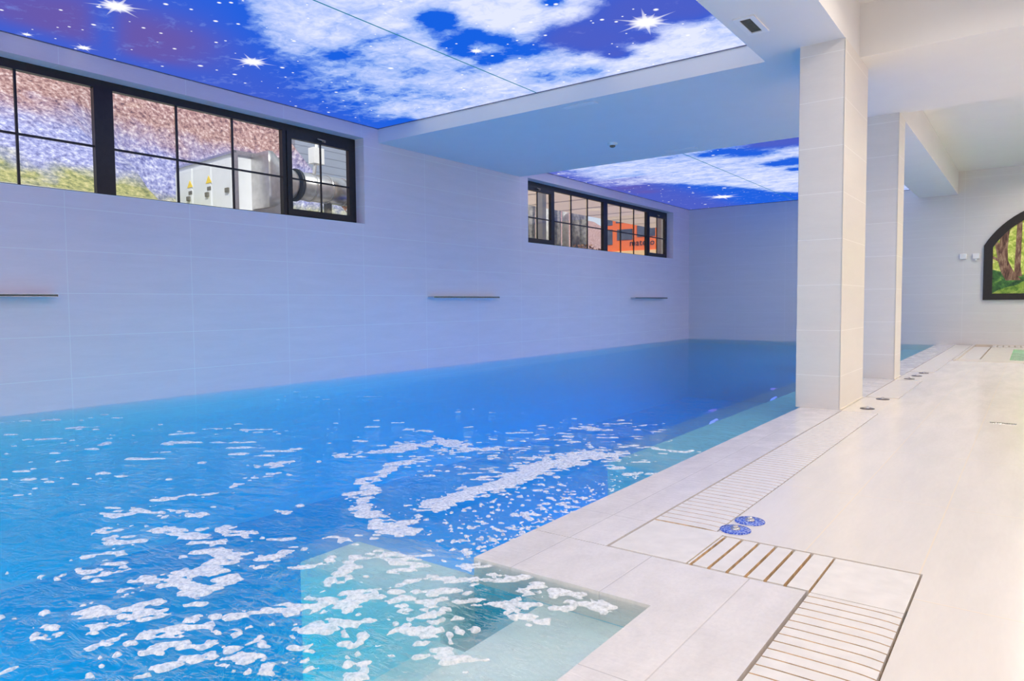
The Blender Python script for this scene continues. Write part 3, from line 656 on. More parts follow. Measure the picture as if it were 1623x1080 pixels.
def light_ceiling(x0, x1, y0, y1, base, label):
    s = .06; xs = np.linspace(x0, x1, int((x1 - x0) / s) + 1); ys = np.linspace(y0, y1, int((y1 - y0) / s) + 1)
    X, Y = np.meshgrid(xs, ys, indexing='ij')
    R, G, B = base(X, Y)
    R = np.clip(R, 0, 1); G = np.clip(G, 0, 1); B = np.clip(B, 0, 1)
    nx, ny = X.shape
    V = [(a, b, ZP) for a, b in zip(X.ravel(), Y.ravel())]
    F = [(i * ny + j, i * ny + j + 1, (i + 1) * ny + j + 1, (i + 1) * ny + j) for i in range(nx - 1) for j in range(ny - 1)]
    cols = np.stack([R.ravel(), G.ravel(), B.ravel(), np.ones(nx * ny)], 1).tolist()
    nF = len(F)
    def star(cx, cy, size, burst, seed):
        rnd = random.Random(seed); z = ZP - .0015; i0 = len(V)
        if not burst:
            r = size * .42
            V.append((cx, cy, z)); cols.append([1, 1, 1, 1])
            for rr, a in ((r * .45, 1.0), (r, 0.0)):
                for k in range(10):
                    t = 2 * math.pi * k / 10; V.append((cx + rr * math.cos(t) , cy + rr * math.sin(t), z)); cols.append([a, 0, 0, 1])
            for k in range(10):
                l = (k + 1) % 10
                F.append((i0, i0 + 1 + l, i0 + 1 + k)); F.append((i0 + 1 + k, i0 + 1 + l, i0 + 11 + l, i0 + 11 + k))
            return
        V.append((cx, cy, z)); cols.append([1, 1, 1, 1])
        N = 12; ph = rnd.random()
        for k in range(2 * N):
            t = math.pi * k / N + ph
            rr = size * (.26 if k % 2 else (1.0 if k % 4 == 0 else .62))
            V.append((cx + rr * math.cos(t), cy + rr * math.sin(t), z)); cols.append([0.55 if k % 2 else 0.15, 0, 0, 1])
        for k in range(2 * N): F.append((i0, i0 + 1 + (k + 1) % (2 * N), i0 + 1 + k))
        i1 = len(V); V.append((cx, cy, z - .001)); cols.append([1, 1, 1, 1])
        for rr, a in ((size * .2, .95), (size * .5, 0)):
            for k in range(16):
                t = 2 * math.pi * k / 16; V.append((cx + rr * math.cos(t), cy + rr * math.sin(t), z - .001)); cols.append([a, 0, 0, 1])
        for k in range(16):
            l = (k + 1) % 16
            F.append((i1, i1 + 1 + l, i1 + 1 + k)); F.append((i1 + 1 + k, i1 + 1 + l, i1 + 17 + l, i1 + 17 + k))
    for i, (a, b, sz, bu) in enumerate(STARS):
        if x0 + .02 < a < x1 and y0 < b < y1 - .01: star(a, b, sz, bu, i)
    rnd = random.Random(7 + int(y0))
    for i in range(110):
        a = rnd.uniform(x0 + .05, x1 - .05); b = rnd.uniform(y0 + .05, y1 - .05)
        star(a, b, rnd.choice((.025, .03, .03, .045)), 0, i)
    me = bpy.data.meshes.new('light_ceiling'); me.from_pydata(V, [], F)
    ca = me.color_attributes.new('print', 'FLOAT_COLOR', 'POINT'); ca.data.foreach_set('color', np.array(cols, dtype=np.float32).ravel())
    o = obj('light_ceiling_panel', me, [M_sky, M_star])
    mi = np.zeros(len(F), dtype=np.int32); mi[nF:] = 1
    me.polygons.foreach_set('material_index', mi)
    tag(o, label, 'ceiling light', 'printed light ceilings')
    # slim white edge profile around the film
    obj('edge_profile', boxes([(x0, x0 + .006, y0, y1, ZP - .012, ZP - .002), (x0, x1, y1 - .006, y1, ZP - .012, ZP - .002)]), M_edge, o)
    # closed light box above
    obj('housing', boxes([(x0, x1, y0, y1, ZP + .02, ZP + .2)]), M_paint, o)
    return o
def blobs(F, L, X, Y, target, amt=1.0, k=1.0):
    for a, b, r in L:
        w = np.exp(-(((X - a) ** 2 + (Y - b) ** 2) / (k * r) ** 2)) * amt
        F = F + (target - F) * np.clip(w, 0, 1)
    return F
def base1(X, Y):
    bd = np.interp(Y, [-1, 2.0, 3.4, 4.0, 4.8, 5.6, 6.6, 7.1], [-5.0, -5.0, -5.45, -6.0, -6.4, -7.0, -7.45, -7.6])
    R = 1 / (1 + np.exp(-(X - bd - .12) / .14)) * .68 + .08
    R = R - .16 * np.exp(-((X - bd - .5) / .6) ** 2) * (Y > 4.6)
    G = 1 / (1 + np.exp((X - bd + .35) / .3)) * .7
    B = np.zeros_like(X)
    R = blobs(R, half, X, Y, .30, .75, 1.15)
    R = blobs(R, cl, X, Y, 1.0, .95, 1.2)
    R = blobs(R, dark, X, Y, -.15, 1.0, 1.0)
    R = blobs(R, viol, X, Y, -.25, 1.0, 1.15); G = blobs(G, viol, X, Y, .95, 1.0, 1.4)
    B = blobs(B, red, X, Y, .95, .75, 1.15) * np.clip((X + 7.65) / .35, 0, 1)
    sel = X * .402 + Y * .915 # deep blue stripe between the two reddish zones
    B = B * (1 - np.exp(-(sel / .13) ** 2))
    return R, G, B
def base2(X, Y):
    R = np.full_like(X, .72) - .55 * np.exp(-((X + 7.7) / .35) ** 2)
    G = np.exp(-((X + 7.7) / .6) ** 2) * .9 + .1
    B = np.zeros_like(X)
    edge = np.interp(X, [-7.7, -6.6, -5.5, -4.6, -2.2], [13.9, 13.9, 15.3, 17.2, 19])
    R = R * (1 / (1 + np.exp((Y - edge) / .15)) * .9 + .1)
    R = blobs(R, b2half, X, Y, .45, .7); R = blobs(R, b2dark, X, Y, -.1, 1.0); R = blobs(R, b2cl, X, Y, .85, .8)
    R = blobs(R, b2viol, X, Y, 0, 1.0); G = blobs(G, b2viol, X, Y, 1.0)
    G = np.maximum(G, 1 / (1 + np.exp((X + 6.35) / .2)) * (Y > 13))
    B = blobs(B, [(-7.3, 14.1, .45), (-7.25, 14.9, .3)], X, Y, .6)
    return R, G, B
light_ceiling(XW + .002, -2.18, -.79, 7.095, base1, 'backlit ceiling panel with clouds and stars above the near part of the pool')
light_ceiling(XW + .002, -2.18, 10.605, YB - .005, base2, 'backlit ceiling panel with clouds and stars above the far end of the pool')

# ------------------------------------------------------------------ ceiling fittings
t = empty('air_vent', (-1.985, 6.09, ZS), 'white framed square air vent with dark grille in the ceiling near the column', 'vent')
obj('frame', boxes([(-.088, .088, -.21, -.165, -.012, 0), (-.088, .088, .165, .21, -.012, 0), (-.088, -.045, -.165, .165, -.012, 0), (.045, .088, -.165, .165, -.012, 0)]), M_white, t)
gr = obj('grille', boxes([(-.045, .045, -.165, .165, -.004, -.001)]), M_dark, t)
obj('slats', boxes([(-.045, .045, -.155 + .02 * k, -.151 + .02 * k, -.009, -.004) for k in range(16)]), M_dark, t)
for (x, y, l, lab) in ((-4.38, 7.25, .44, 'slim white slot vent in the blue soffit near the front edge of the beam'), (-4.42, 10.3, .5, 'slim white slot vent in the blue soffit by the far light ceiling')):
    t = empty('slot_vent', (x, y, ZS), lab, 'vent', 'slot vents in the beam soffit')
    obj('frame', boxes([(-l / 2, l / 2, -.055, .055, -.008, 0)], .002), M_white, t)
    obj('slot', boxes([(-l / 2 + .02, l / 2 - .02, -.03, -.012, -.0095, -.0075), (-l / 2 + .02, l / 2 - .02, .012, .03, -.0095, -.0075)]), M_white, t)
t = empty('smoke_detector', (-5.03, 9.25, ZS), 'round white smoke detector on the blue ceiling beam', 'smoke detector')
bm = bmesh.new(); lathe(bm, [(.0, 0), (.075, 0), (.075, -.02), (.06, -.035), (0, -.037)], seg=28); obj('base', bm, M_white, t)
bm = bmesh.new(); lathe(bm, [(.042, -.036), (.04, -.055), (.02, -.066), (0, -.067)], seg=24); obj('sensor_head', bm, M_dark, t)

M_lamp = NT('downlight_lens'); e_ = M_lamp.n('ShaderNodeEmission'); e_.inputs[0].default_value = (1, .87, .70, 1); e_.inputs[1].default_value = 6
M_lamp = M_lamp.done(e_.outputs[0])
def downlight(x, y, z, watt, lab, col=(1.0, .89, .77), size=.13):
    t = empty('downlight', (x, y, z), lab, 'downlight', lab.replace('recessed round', 'recessed').replace('downlight', 'downlights'))
    bm = bmesh.new(); lathe(bm, [(.062, -.002), (.085, -.002), (.088, -.006), (.07, -.012), (.062, -.004)], seg=28); obj('trim_ring', bm, M_white, t)
    bm = bmesh.new(); lathe(bm, [(0, -.003), (.062, -.003)], seg=28); obj('lens', bm, M_lamp, t)
    ld = bpy.data.lights.new('downlight_beam', 'AREA'); ld.shape = 'DISK'; ld.size = size; ld.energy = watt; ld.color = col; ld.spread = math.radians(160)
    lo = bpy.data.objects.new('downlight_beam', ld); C.objects.link(lo); lo.parent = t; lo.location = (0, 0, -.02)
for (x, y, z, w_, lab) in DOWN: downlight(x, y, z, w_, lab)

# ------------------------------------------------------------------ underwater lamps
def pool_lamp(x, y, z, deg, watt, col, label):
    nx = 1
    t = empty('pool_light', (x, y, z), label, 'pool light', 'round underwater pool lights', rz=math.radians(deg))
    bm = bmesh.new(); cyl(bm, (0, 0, 0), .085 if col is _vi else .11, nx * .02, 'X', 28); bmesh.ops.recalc_face_normals(bm, faces=bm.faces[:]); obj('bezel', bm, M_steel, t)
    q = NT('pool_lamp_lens'); em = q.n('ShaderNodeEmission'); em.inputs[0].default_value = (*col, 1); em.inputs[1].default_value = LENS * (1.8 if col is _vi else 1)
    bm = bmesh.new(); cyl(bm, (nx * .02, 0, 0), .10 if col is _vi else .085, nx * .05 if col is _vi else nx * .012, 'X', 28, r2=.07); bmesh.ops.recalc_face_normals(bm, faces=bm.faces[:]); obj('lens', bm, q.done(em.outputs[0]), t)
    ld = bpy.data.lights.new('pool_beam', 'AREA'); ld.shape = 'DISK'; ld.size = .2; ld.energy = watt; ld.color = col; ld.spread = math.radians(110)
    lo = bpy.data.objects.new('pool_beam', ld); C.objects.link(lo); lo.parent = t; lo.location = (nx * .08, 0, 0)
    lo.rotation_euler = (0, math.radians(-68), 0)
for (x, y, z, dg_, wt_, col_, lab) in POOL_LAMPS: pool_lamp(x, y, z, dg_, wt_, col_, lab)

# ------------------------------------------------------------------ hot tub at the far right
t = empty('hot_tub', (.5, 16.0, 0), 'sunken hot tub with pale rim and green water at the far right', 'hot tub')
x0, x1, y0, y1 = -1.05 - .5, 2.05 - .5, 13.6 - 16, 18.32 - 16
obj('rim', boxes([(x0, x0 + .045, y0, y1, -.1, .02), (x1 - .045, x1, y0, y1, -.1, .02), (x0 + .045, x1 - .045, y1 - .06, y1, -.1, .035),
                  (x0 + .045, x1 - .045, y0, y0 + .5, -.1, .004), (x0 + .36, x0 + .75, y0 + .5, y1 - 1.05, -.1, .002), (x1 - .75, x1 - .36, y0 + .5, y1 - 1.05, -.1, .002), (x0 + .36, x1 - .36, y1 - 1.05, y1 - .36, -.1, .002)]), M_hot, t)
bars = [(x0 + .05, x0 + .335, y0 + .51 + .12 * k, y0 + .60 + .12 * k, -.03, .001) for k in range(32)]
obj('side_grate', boxes(bars), M_grate, t)
bars = [(x0 + .37 + .1 * k, x0 + .44 + .1 * k, y1 - .35, y1 - .07, -.03, .022) for k in range(24)]
obj('end_grate', boxes(bars), M_grate, t)
obj('gutter', boxes([(x0 + .04, x0 + .37, y0 + .4, y1 - .05, -.1, -.04), (x0 + .3, x1 - .04, y1 - .37, y1 - .05, -.1, -.04)]), M_gut, t)
obj('basin', boxes([(x0 + .70, x1 - .70, y0 + .45, y1 - 1.0, -1.0, -.9), (x0 + .65, x0 + .75, y0 + .4, y1 - 1.0, -1.0, -.1), (x1 - .75, x1 - .65, y0 + .4, y1 - 1.0, -1.0, -.1),
                    (x0 + .65, x1 - .65, y0 + .4, y0 + .5, -1.0, -.1), (x0 + .65, x1 - .65, y1 - 1.05, y1 - .95, -1.0, -.1)]), M_green, t)
o = obj('tub_water', boxes([(x0 + .755, x1 - .755, y0 + .505, y1 - 1.055, -.895, -.006)]), M_gwater, t)
ld = bpy.data.lights.new('tub_lamp', 'POINT'); ld.energy = 30; ld.color = (.35, 1, .55); ld.shadow_soft_size = .08
lo = bpy.data.objects.new('tub_lamp', ld); C.objects.link(lo); lo.parent = t; lo.location = (0, 0, -.5)

# ------------------------------------------------------------------ wall sensors
for (x, lab) in ((-1.285, 'small white plastic wall box, the left one of the pair beside the arch'), (-1.045, 'small white plastic wall box with a short spout, nearest the black arch')):
    t = empty('wall_sensor', (x, YB, 1.97), lab, 'wall sensor', 'white boxes on the back wall')
    obj('case', boxes([(-.065, .065, -.05, 0, -.06, .06)], .012), M_white, t)
    bm = bmesh.new(); cyl(bm, (0, -.053, 0), .028, .005, 'Y', 20); bmesh.ops.recalc_face_normals(bm, faces=bm.faces[:]); obj('cap', bm, M_white, t)
    if x > -1.1: obj('spout', boxes([(-.02, .02, -.04, -.01, -.1, -.058)], .004), M_white, t)

# ------------------------------------------------------------------ arched forest picture
def arch_pts(ins, n_=28):
    cx, cz, r = .60, 1.394, 1.70 - ins
    xl, xr, zb = -.904 + ins, 2.104 - ins, 1.0 + ins * .82
    a0 = math.acos((xl - cx) / r); a1 = math.acos((xr - cx) / r)
    top = [(cx + r * math.cos(a0 + (a1 - a0) * k / n_), cz + r * math.sin(a0 + (a1 - a0) * k / n_)) for k in range(n_ + 1)]
    return [(xl, zb)] + top + [(xr, zb)]
t = empty('arched_picture', (.6, YB, 1.0), 'black arched frame holding a green forest picture on the back wall', 'picture')
A = arch_pts(0); B = arch_pts(.165); bm = bmesh.new(); N = len(A)
vs = [[bm.verts.new((p[0] - .6, -d, p[1] - 1.0)) for p in L] for L, d in ((A, .0), (A, .055), (B, .055), (B, .0))]
for a, b in zip(vs, vs[1:]):
    for k in range(N): bm.faces.new((a[k], a[(k + 1) % N], b[(k + 1) % N], b[k]))
bmesh.ops.recalc_face_normals(bm, faces=bm.faces[:]); obj('frame', bm, M_black, t)
bm = bmesh.new()
f = bm.faces.new([bm.verts.new((p[0] - .6, -.01, p[1] - 1.0)) for p in B])
def patch(pts, y, mi):
    f = bm.faces.new([bm.verts.new((p[0] - .6, -y, p[1] - 1.0)) for p in pts]); f.material_index = mi
# moss mounds, roots and trunks of the print
patch([(-.74, 1.14), (-.74, 1.66), (-.55, 1.6), (-.36, 1.50), (-.1, 1.55), (.2, 1.6), (.8, 1.5), (1.94, 1.6), (1.94, 1.14)], .012, 2)
def trunk(path, y):
    L = [(x - w, z) for x, z, w in path]; R_ = [(x + w, z) for x, z, w in path]
    for k in range(len(path) - 1): patch([L[k], R_[k], R_[k + 1], L[k + 1]], y, 1)
trunk([(-.35, 1.42, .12), (-.47, 1.6, .11), (-.56, 1.85, .09), (-.56, 2.1, .08), (-.54, 2.36, .075), (-.52, 2.5, .07)], .013)
trunk([(-.45, 1.42, .05), (-.53, 1.6, .06), (-.60, 1.85, .05), (-.64, 2.05, .04), (-.68, 2.25, .04)], .0135)
trunk([(-.28, 1.50, .07), (-.30, 1.7, .055), (-.29, 2.1, .05), (-.28, 2.7, .045)], .0138)
trunk([(.15, 1.5, .13), (.12, 1.9, .09), (.14, 2.9, .08)], .013); trunk([(.7, 1.4, .2), (.66, 1.8, .12), (.62, 2.93, .1)], .0134)
trunk([(1.3, 1.4, .12), (1.28, 1.8, .09), (1.3, 2.7, .07)], .013)
patch([(-.74, 1.9), (-.74, 1.96), (-.5, 1.80), (-.5, 1.73)], .0142, 1)
patch([(-.74, 1.142), (-.62, 1.22), (-.45, 1.28), (-.3, 1.32), (-.12, 1.45), (.3, 1.5), (.9, 1.35), (1.94, 1.35), (1.94, 1.142)], .0146, 3)
bmesh.ops.recalc_face_normals(bm, faces=bm.faces[:])
obj('forest_print', bm, [M_leaf, M_bark, M_moss, M_mossl], t)

# ------------------------------------------------------------------ outside, seen through the windows
def ground_z(x, y):
    d = -8.0 - x
    t = min(1, max(0, (y - 9.5) / 4)); d0 = 3.1 + t * 13
    z = 2.02 + (.22 * (1 - t) + .075 * t) * max(0, d) + max(0, d - d0) * (.72 - .30 * t)
    if 5.4 < y < 9.5: z = min(z, 2.42 + max(0, d - 4.6) * 2.2 + max(0, 6.0 - y) * 2.0)     # levelled pad of the air handler
    return z
bm = bmesh.new(); nx, ny = 80, 168; g = []
for i in range(nx + 1):
    x = -7.98 - 34 * (i / nx) ** 1.5; row = []
    for j in range(ny + 1):
        y = -22 + 84 * j / ny
        d = -8 - x; z = ground_z(x, y)
        if d > 4.8: z += (.30 if d > 7 else .05) * (math.sin(x * 1.7 + y * .9) * math.sin(y * 1.3 - x * .4)) * min(1, (d - 4.8) / 3)
        row.append(bm.verts.new((x, y, z)))
    g.append(row)
for i in range(nx):
    for j in range(ny):
        f = bm.faces.new((g[i][j], g[i][j + 1], g[i + 1][j + 1], g[i + 1][j])); f.smooth = True
bmesh.ops.recalc_face_normals(bm, faces=bm.faces[:])
n = NT('hillside')
P = n.pos(); xy = n.xyz(P)
lf = n.noise(P, 13, 6, .7, .0); lf2 = n.noise(P, 1.3, 4, .6)
leaf = n.ramp(lf, [(.34, (.08, .04, .05)), (.45, (.30, .15, .13)), (.55, (.48, .30, .27)), (.68, (.78, .64, .62))])
grass = n.ramp(lf, [(.35, (.10, .13, .05)), (.5, (.34, .34, .12)), (.65, (.60, .52, .25))])
refl_tint = n.ramp(lf, [(.34, (.10, .10, .26)), (.47, (.25, .26, .52)), (.55, (.40, .40, .62)), (.66, (.70, .70, .80))])  # blue-violet band painted in for the pool reflection on the window glass
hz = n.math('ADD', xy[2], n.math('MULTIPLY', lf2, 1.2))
c_ = n.mix(n.ramp(hz, [(.0, (0, 0, 0)), (1, (1, 1, 1))]), grass, leaf)
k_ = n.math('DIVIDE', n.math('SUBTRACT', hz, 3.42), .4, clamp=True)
c_ = n.mix(k_, grass, refl_tint)
k_ = n.math('DIVIDE', n.math('SUBTRACT', hz, 4.35), .7, clamp=True)
c_ = n.mix(k_, c_, leaf)
k_ = n.math('LESS_THAN', n.math('ADD', xy[0], n.math('MULTIPLY', lf2, .3)), -10.75)
c_ = n.mix(k_, (.46, .44, .42), c_)
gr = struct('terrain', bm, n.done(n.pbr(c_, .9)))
M_soffit = NT('translucent_sheet'); _a = M_soffit.n('ShaderNodeBsdfDiffuse'); _b = M_soffit.n('ShaderNodeBsdfTranslucent')
for _q in (_a, _b): _q.inputs[0].default_value = (.92, .80, .72, 1)
_c = M_soffit.n('ShaderNodeMixShader'); _c.inputs[0].default_value = .65; M_soffit.l(_a.outputs[0], _c.inputs[1]); M_soffit.l(_b.outputs[0], _c.inputs[2]); M_soffit = M_soffit.done(_c.outputs[0])

M_bark2 = plain('tree_bark', (.30, .27, .26), .9, var=.5, scl=8)
M_barkl = plain('pale_bark', (.86, .82, .80), .9, var=.2, scl=8)
def tree(x, y, r, h, m, label, cat='tree', group=None, lean=0.0):
    z = ground_z(x, y) - .2
    t = empty('tree', (x, y, z), label, cat, group)
    bm = bmesh.new(); rnd = random.Random(int(x * 31 + y * 17))
    tube(bm, [(0, 0, 0), (lean * .1, 0, h * .3), (lean * .4 + .1, .05, h * .65), (lean, 0, h)], r, 10, taper=.5)
    lathe(bm, [(r * 1.5, 0), (r * 1.15, .25), (r * .98, .6)], seg=10)
    obj('trunk', bm, m, t)
    for k in range(4):
        a = rnd.uniform(0, 6.28); z0 = h * rnd.uniform(.45, .85); l = rnd.uniform(.9, 1.8); x0_ = lean * z0 / h
        bm = bmesh.new(); tube(bm, [(x0_, 0, z0), (x0_ + l * .5 * math.cos(a), l * .5 * math.sin(a), z0 + .5 * l), (x0_ + l * math.cos(a), l * math.sin(a), z0 + 1.1 * l)], r * .3, 7, taper=.3)
        obj('branch', bm, m, t)
for i, (x, y, r, h, l, lab) in enumerate(TREES): tree(x, y, r * .8, h, M_barkl if l else M_bark2, lab, group='tree trunks outside the windows')
n = NT('shrub_leaf'); lf = n.noise(n.pos(), 7, 5, .7)
M_shrub = n.done(n.pbr(n.ramp(lf, [(.35, (.12, .07, .04)), (.5, (.50, .26, .14)), (.65, (.78, .62, .30))]), .8))
def shrub(x, y, s, label, m):
    z = ground_z(x, y); rnd = random.Random(int(x * 13 + y * 7)); bm = bmesh.new()
    for k in range(420):
        a = rnd.uniform(0, 6.28); b = math.acos(rnd.uniform(-.1, 1)); q = s * rnd.uniform(.45, 1) 
        p = Vector((q * math.sin(b) * math.cos(a), q * math.sin(b) * math.sin(a), q * math.cos(b) * .9))
        d = Vector((rnd.uniform(-1, 1), rnd.uniform(-1, 1), rnd.uniform(-1, 1))).normalized(); e1 = d.orthogonal().normalized() * .05 * s; d = d * .09 * s
        bm.faces.new([bm.verts.new(p + v) for v in (-d, e1, d, -e1)])
    t = empty('shrub', (x, y, z), label, 'shrub', 'shrubs outside the windows')
    obj('foliage', bm, m, t); bm = bmesh.new()
    for k in range(5):
        a = k * 1.3; tube(bm, [(0, 0, -.1), (.2 * s * math.cos(a), .2 * s * math.sin(a), .4 * s), (.55 * s * math.cos(a), .55 * s * math.sin(a), .75 * s)], .02 * s, 6, taper=.5)
    obj('stems', bm, M_bark2, t)
M_shrub2 = plain('green_leaf', (.16, .26, .14), .8, var=.5, scl=12)
for x, y, s, l, lab in SHRUBS: shrub(x, y, s, lab, M_shrub if l else M_shrub2)

# air handling unit: long white cabinet, silver duct
M_cab = plain('cabinet_white', (.80, .82, .86), .4, var=.03)
M_alu = plain('duct_aluminium', (.58, .56, .55), .32, .95, var=.15, scl=9)
M_yel = plain('warning_yellow', (.95, .68, .05), .5)
ux = Vector((-10.15, 6.33, 0)); far_ = Vector((-12.24, 6.46, 0)); dirv = (far_ - ux).normalized(); LEN = (far_ - ux).length
nrm = Vector((-dirv.y, dirv.x, 0))
if nrm.y < 0: nrm = -nrm
Mu = Matrix(((dirv.x, nrm.x, 0, 0), (dirv.y, nrm.y, 0, 0), (0, 0, 1, 0), (0, 0, 0, 1)))
t = empty('air_handler', (ux.x, ux.y, 2.42), 'long white air handling cabinet standing outside the near window', 'air handling unit')
H = 1.02; DPT = .95
def ub(L, bev=0.0):
    bm = bmesh.new()
    for b in L: box(bm, *b)
    if bev: bmesh.ops.bevel(bm, geom=bm.edges[:], offset=bev, segments=2, affect='EDGES')
    for v in bm.verts: v.co = Mu @ v.co
    bmesh.ops.recalc_face_normals(bm, faces=bm.faces[:])
    return bm
obj('body', ub([(0.03, LEN, 0.02, DPT, 0.08, H)]), M_cab, t)
obj('plinth', ub([(0.05, LEN, 0.04, DPT - .02, -.35, .08)]), M_dark, t)
obj('corner_frame', ub([(0, .07, -.015, .05, .05, H + .02), (0, .07, DPT - .05, DPT + .015, .05, H + .02), (0, .07, .05, DPT - .05, H - .05, H + .02), (0, .07, .05, DPT - .05, .05, .12), (0, LEN, -.015, .03, H - .02, H + .02)]), M_steel, t)
for k in range(3):
    a = .12 + k * (LEN - .1) / 3; b = a + (LEN - .1) / 3 - .05
    d_ = obj('door', ub([(a, b, -.012, .02, .13, H - .08)], .005), M_cab, t)
    obj('latch', ub([(a + .06, a + .16, -.04, -.012, .40, .47)]), M_dark, d_)
    if k: 
        bm = bmesh.new(); c0 = (a + b) / 2 - .25
        v = [bm.verts.new(Mu @ Vector(p)) for p in ((c0 - .1, -.014, .62), (c0 + .1, -.014, .62), (c0, -.014, .74))]
        bm.faces.new(v); v2 = [bm.verts.new(Mu @ Vector(p)) for p in ((c0 - .1, -.019, .62), (c0 + .1, -.019, .62), (c0, -.019, .74))]
        bm.faces.new(v2); 
        for q in range(3): bm.faces.new((v[q], v[(q + 1) % 3], v2[(q + 1) % 3], v2[q]))
        obj('warning_sign', bm, M_yel, d_)
        obj('label_plate', ub([(c0 - .06, c0 + .06, -.018, -.012, .50, .56)]), M_dark, d_)
# duct: square hood narrowing into a round pipe that runs along the wall
t = empty('air_duct', (-10.13, 7.0, 3.0), 'shiny silver air duct with a square hood coming out of the white cabinet', 'duct')
bm = bmesh.new(); r0 = []; N = 24
for y, s, ro in ((-.38, .44, 0), (-.30, .44, 0), (.0, .34, .45), (.35, .24, 1)):
    ring = []
    for k in range(N):
        a = 2 * math.pi * k / N + math.pi / 4; c_, s_ = math.cos(a), math.sin(a)
        m_ = max(abs(c_), abs(s_)); sq = (c_ / m_, s_ / m_)
        ring.append(bm.verts.new(((sq[0] * (1 - ro) + c_ * ro) * s, y, (sq[1] * (1 - ro) + s_ * ro) * s - (.0 if y < .3 else -.05))))
    r0.append(ring)
for a, b in zip(r0, r0[1:]):
    for k in range(N): f = bm.faces.new((a[k], a[(k + 1) % N], b[(k + 1) % N], b[k])); f.smooth = True
bm.faces.new(r0[0][::-1]); obj('hood', bm, M_alu, t)
bm = bmesh.new(); cyl(bm, (0, .40, .05), .275, .05, 'Y', 28); obj('clamp_ring', bm, M_rubber, t)
bm = bmesh.new(); cyl(bm, (0, .45, .05), .24, 1.5, 'Y', 28)
for y in (.7, 1.05, 1.4, 1.75): cyl(bm, (0, y, .05), .25, .03, 'Y', 28)
obj('pipe', bm, M_alu, t)
bm = bmesh.new(); tube(bm, [(.1, .75, .25), (.12, .8, .7), (.1, .8, 1.2)], .03, 8); box(bm, .02, .17, .70, .92, .45, .72); obj('cable_box', bm, M_white, t)
bm = bmesh.new(); box(bm, -.1, .0, 1.1, 1.2, -.95, -.18); box(bm, -.1, .0, 1.7, 1.8, -.95, -.18); obj('support_legs', bm, M_dark, t)
t = obj('barrel', boxes([(-9.95, -9.7, 8.5, 8.85, 2.42, 2.72)], .05), plain('blue_plastic', (.05, .10, .62), .4)); tag(t, 'blue plastic tub under the silver duct outside', 'tub')
t = obj('cover_board', boxes([(-9.75, -9.5, 7.2, 8.1, 2.36, 2.44)], .01), M_cab); tag(t, 'pale board lying on the ground below the silver duct', 'board')

# shed behind the unit
t = empty('shed', (-15.2, 11.2, 3.0), 'blue-grey clad shed behind the white cabinet outside', 'shed')
obj('wall', boxes([(-1.6, 1.6, -1.2, 1.2, -1.0, 3.6)]), tiles('shed_cladding', (.30, .33, .42), (.18, .20, .26), 'YZ', (20, .18), (0, 0), rough=.7, gw=.02, bumpy=.4), t)
obj('roof', boxes([(-1.8, 1.8, -1.4, 1.4, 3.6, 3.75)]), M_dark, t)
obj('window', boxes([(1.6, 1.63, -.1, .9, 1.9, 2.9)]), M_cab, t)

# carport roof by the far window with its post
t = empty('carport', (-10.4, 17.0, 4.0), 'carport with pale translucent roof outside the far window', 'carport')
obj('roof', boxes([(-2.0, 2.12, -4.6, 9.0, 0, .02)]), M_soffit, t)
obj('rafters', boxes([(-2.0, 2.12, -4.6 + 1.7 * k, -4.54 + 1.7 * k, .02, .14) for k in range(9)]), M_cab, t)
obj('post', boxes([(1.62, 1.77, 1.75, 1.9, -2.0, 0)]), plain('post_tan', (.50, .42, .32), .7, var=.1), t)
obj('post', boxes([(1.62, 1.77, -4.3, -4.15, -2.0, 0)]), plain('post_tan_b', (.50, .42, .32), .7, var=.1), t)
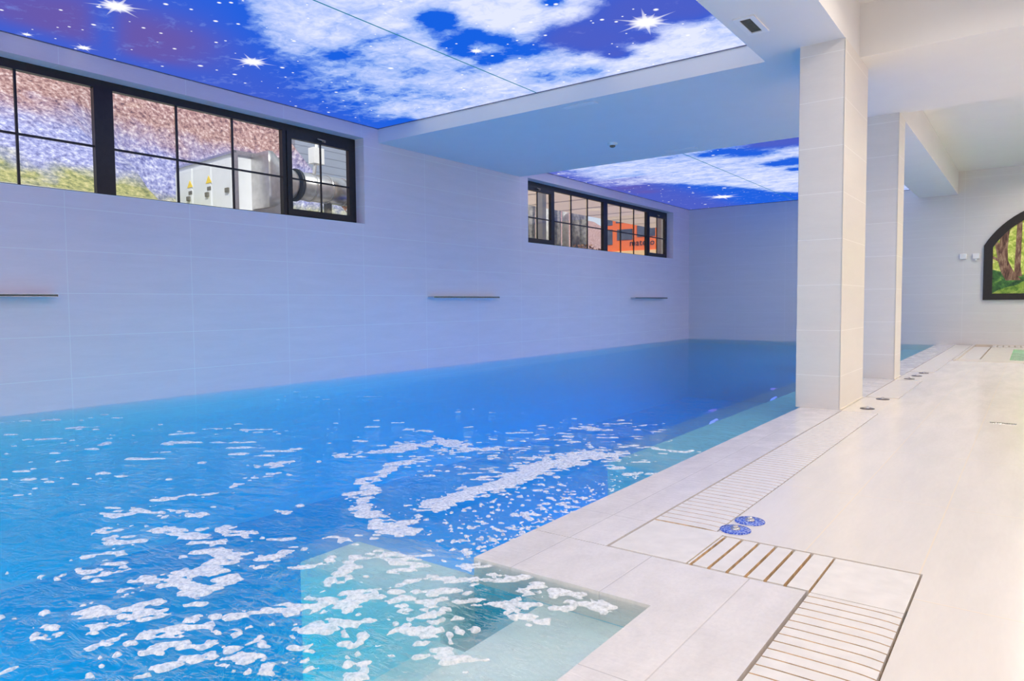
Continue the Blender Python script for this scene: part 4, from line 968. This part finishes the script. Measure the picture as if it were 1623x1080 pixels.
# post by the near window
t = obj('wooden_post', boxes([(-9.75, -9.53, 8.22, 8.44, 2.2, 4.4)], .01), plain('post_wood', (.62, .50, .40), .7, var=.12, scl=4)); tag(t, 'light brown square post at the right end of the near window', 'post')

# orange machine
M_or = plain('orange_paint', (1.0, .19, .03), .4, var=.03)
M_wg = plain('dark_window', (.10, .11, .15), .15, var=.4, scl=3)
a_ = math.radians(5)
t = empty('work_truck', (-13.75, 27.4, 2.75), 'orange work vehicle with dark windows and black lettering outside the far window', 'vehicle', rz=a_)
L2 = 3.1
obj('body', boxes([(-L2 / 2, L2 / 2, 0, 2.0, .0, 2.12)], .04), M_or, t)
obj('roof_box', boxes([(-.95, .62, -.02, 1.6, 1.72, 2.08)], .02), M_wg, t)
obj('roof_box', boxes([(-1.38, -1.1, -.02, 1.6, 1.64, 2.04)], .02), M_wg, t)
obj('window', boxes([(-1.35, -1.1, -.03, 0, .80, 1.46)], .01), M_wg, t)
obj('window', boxes([(-.88, -.16, -.03, 0, .98, 1.44)], .01), M_wg, t)
obj('window', boxes([(.04, .85, -.03, 0, 1.08, 1.56)], .01), M_wg, t)
obj('window', boxes([(1.08, 1.4, -.03, 0, .85, 1.5)], .01), M_wg, t)
obj('sunlit_skirt', boxes([(-L2 / 2 + .02, L2 / 2 - .02, -.05, .05, .12, .50)], .01), plain('skirt_sunlit', (.95, .62, .32), .5), t)  # sunlight on the lower body put in as paler orange paint
for x in (-.8, .85):
    bm = bmesh.new(); cyl(bm, (x, -.02, -.12), .36, .25, 'Y', 28); bmesh.ops.recalc_face_normals(bm, faces=bm.faces[:]); obj('wheel', bm, M_rubber, t)
cu = bpy.data.curves.new('lettering', 'FONT'); cu.body = 'mateco'; cu.size = .36; cu.extrude = .006; cu.space_character = 1.05
tx = bpy.data.objects.new('lettering', cu); C.objects.link(tx); tx.parent = t; tx.location = (-.3, -.02, .72); tx.rotation_euler = (math.pi / 2, 0, 0)
me_ = bpy.data.meshes.new_from_object(tx)
bpy.data.objects.remove(tx)
tx = obj('lettering', me_, M_rubber, t); tx.location = (-.3, -.02, .72); tx.rotation_euler = (math.pi / 2, 0, 0)
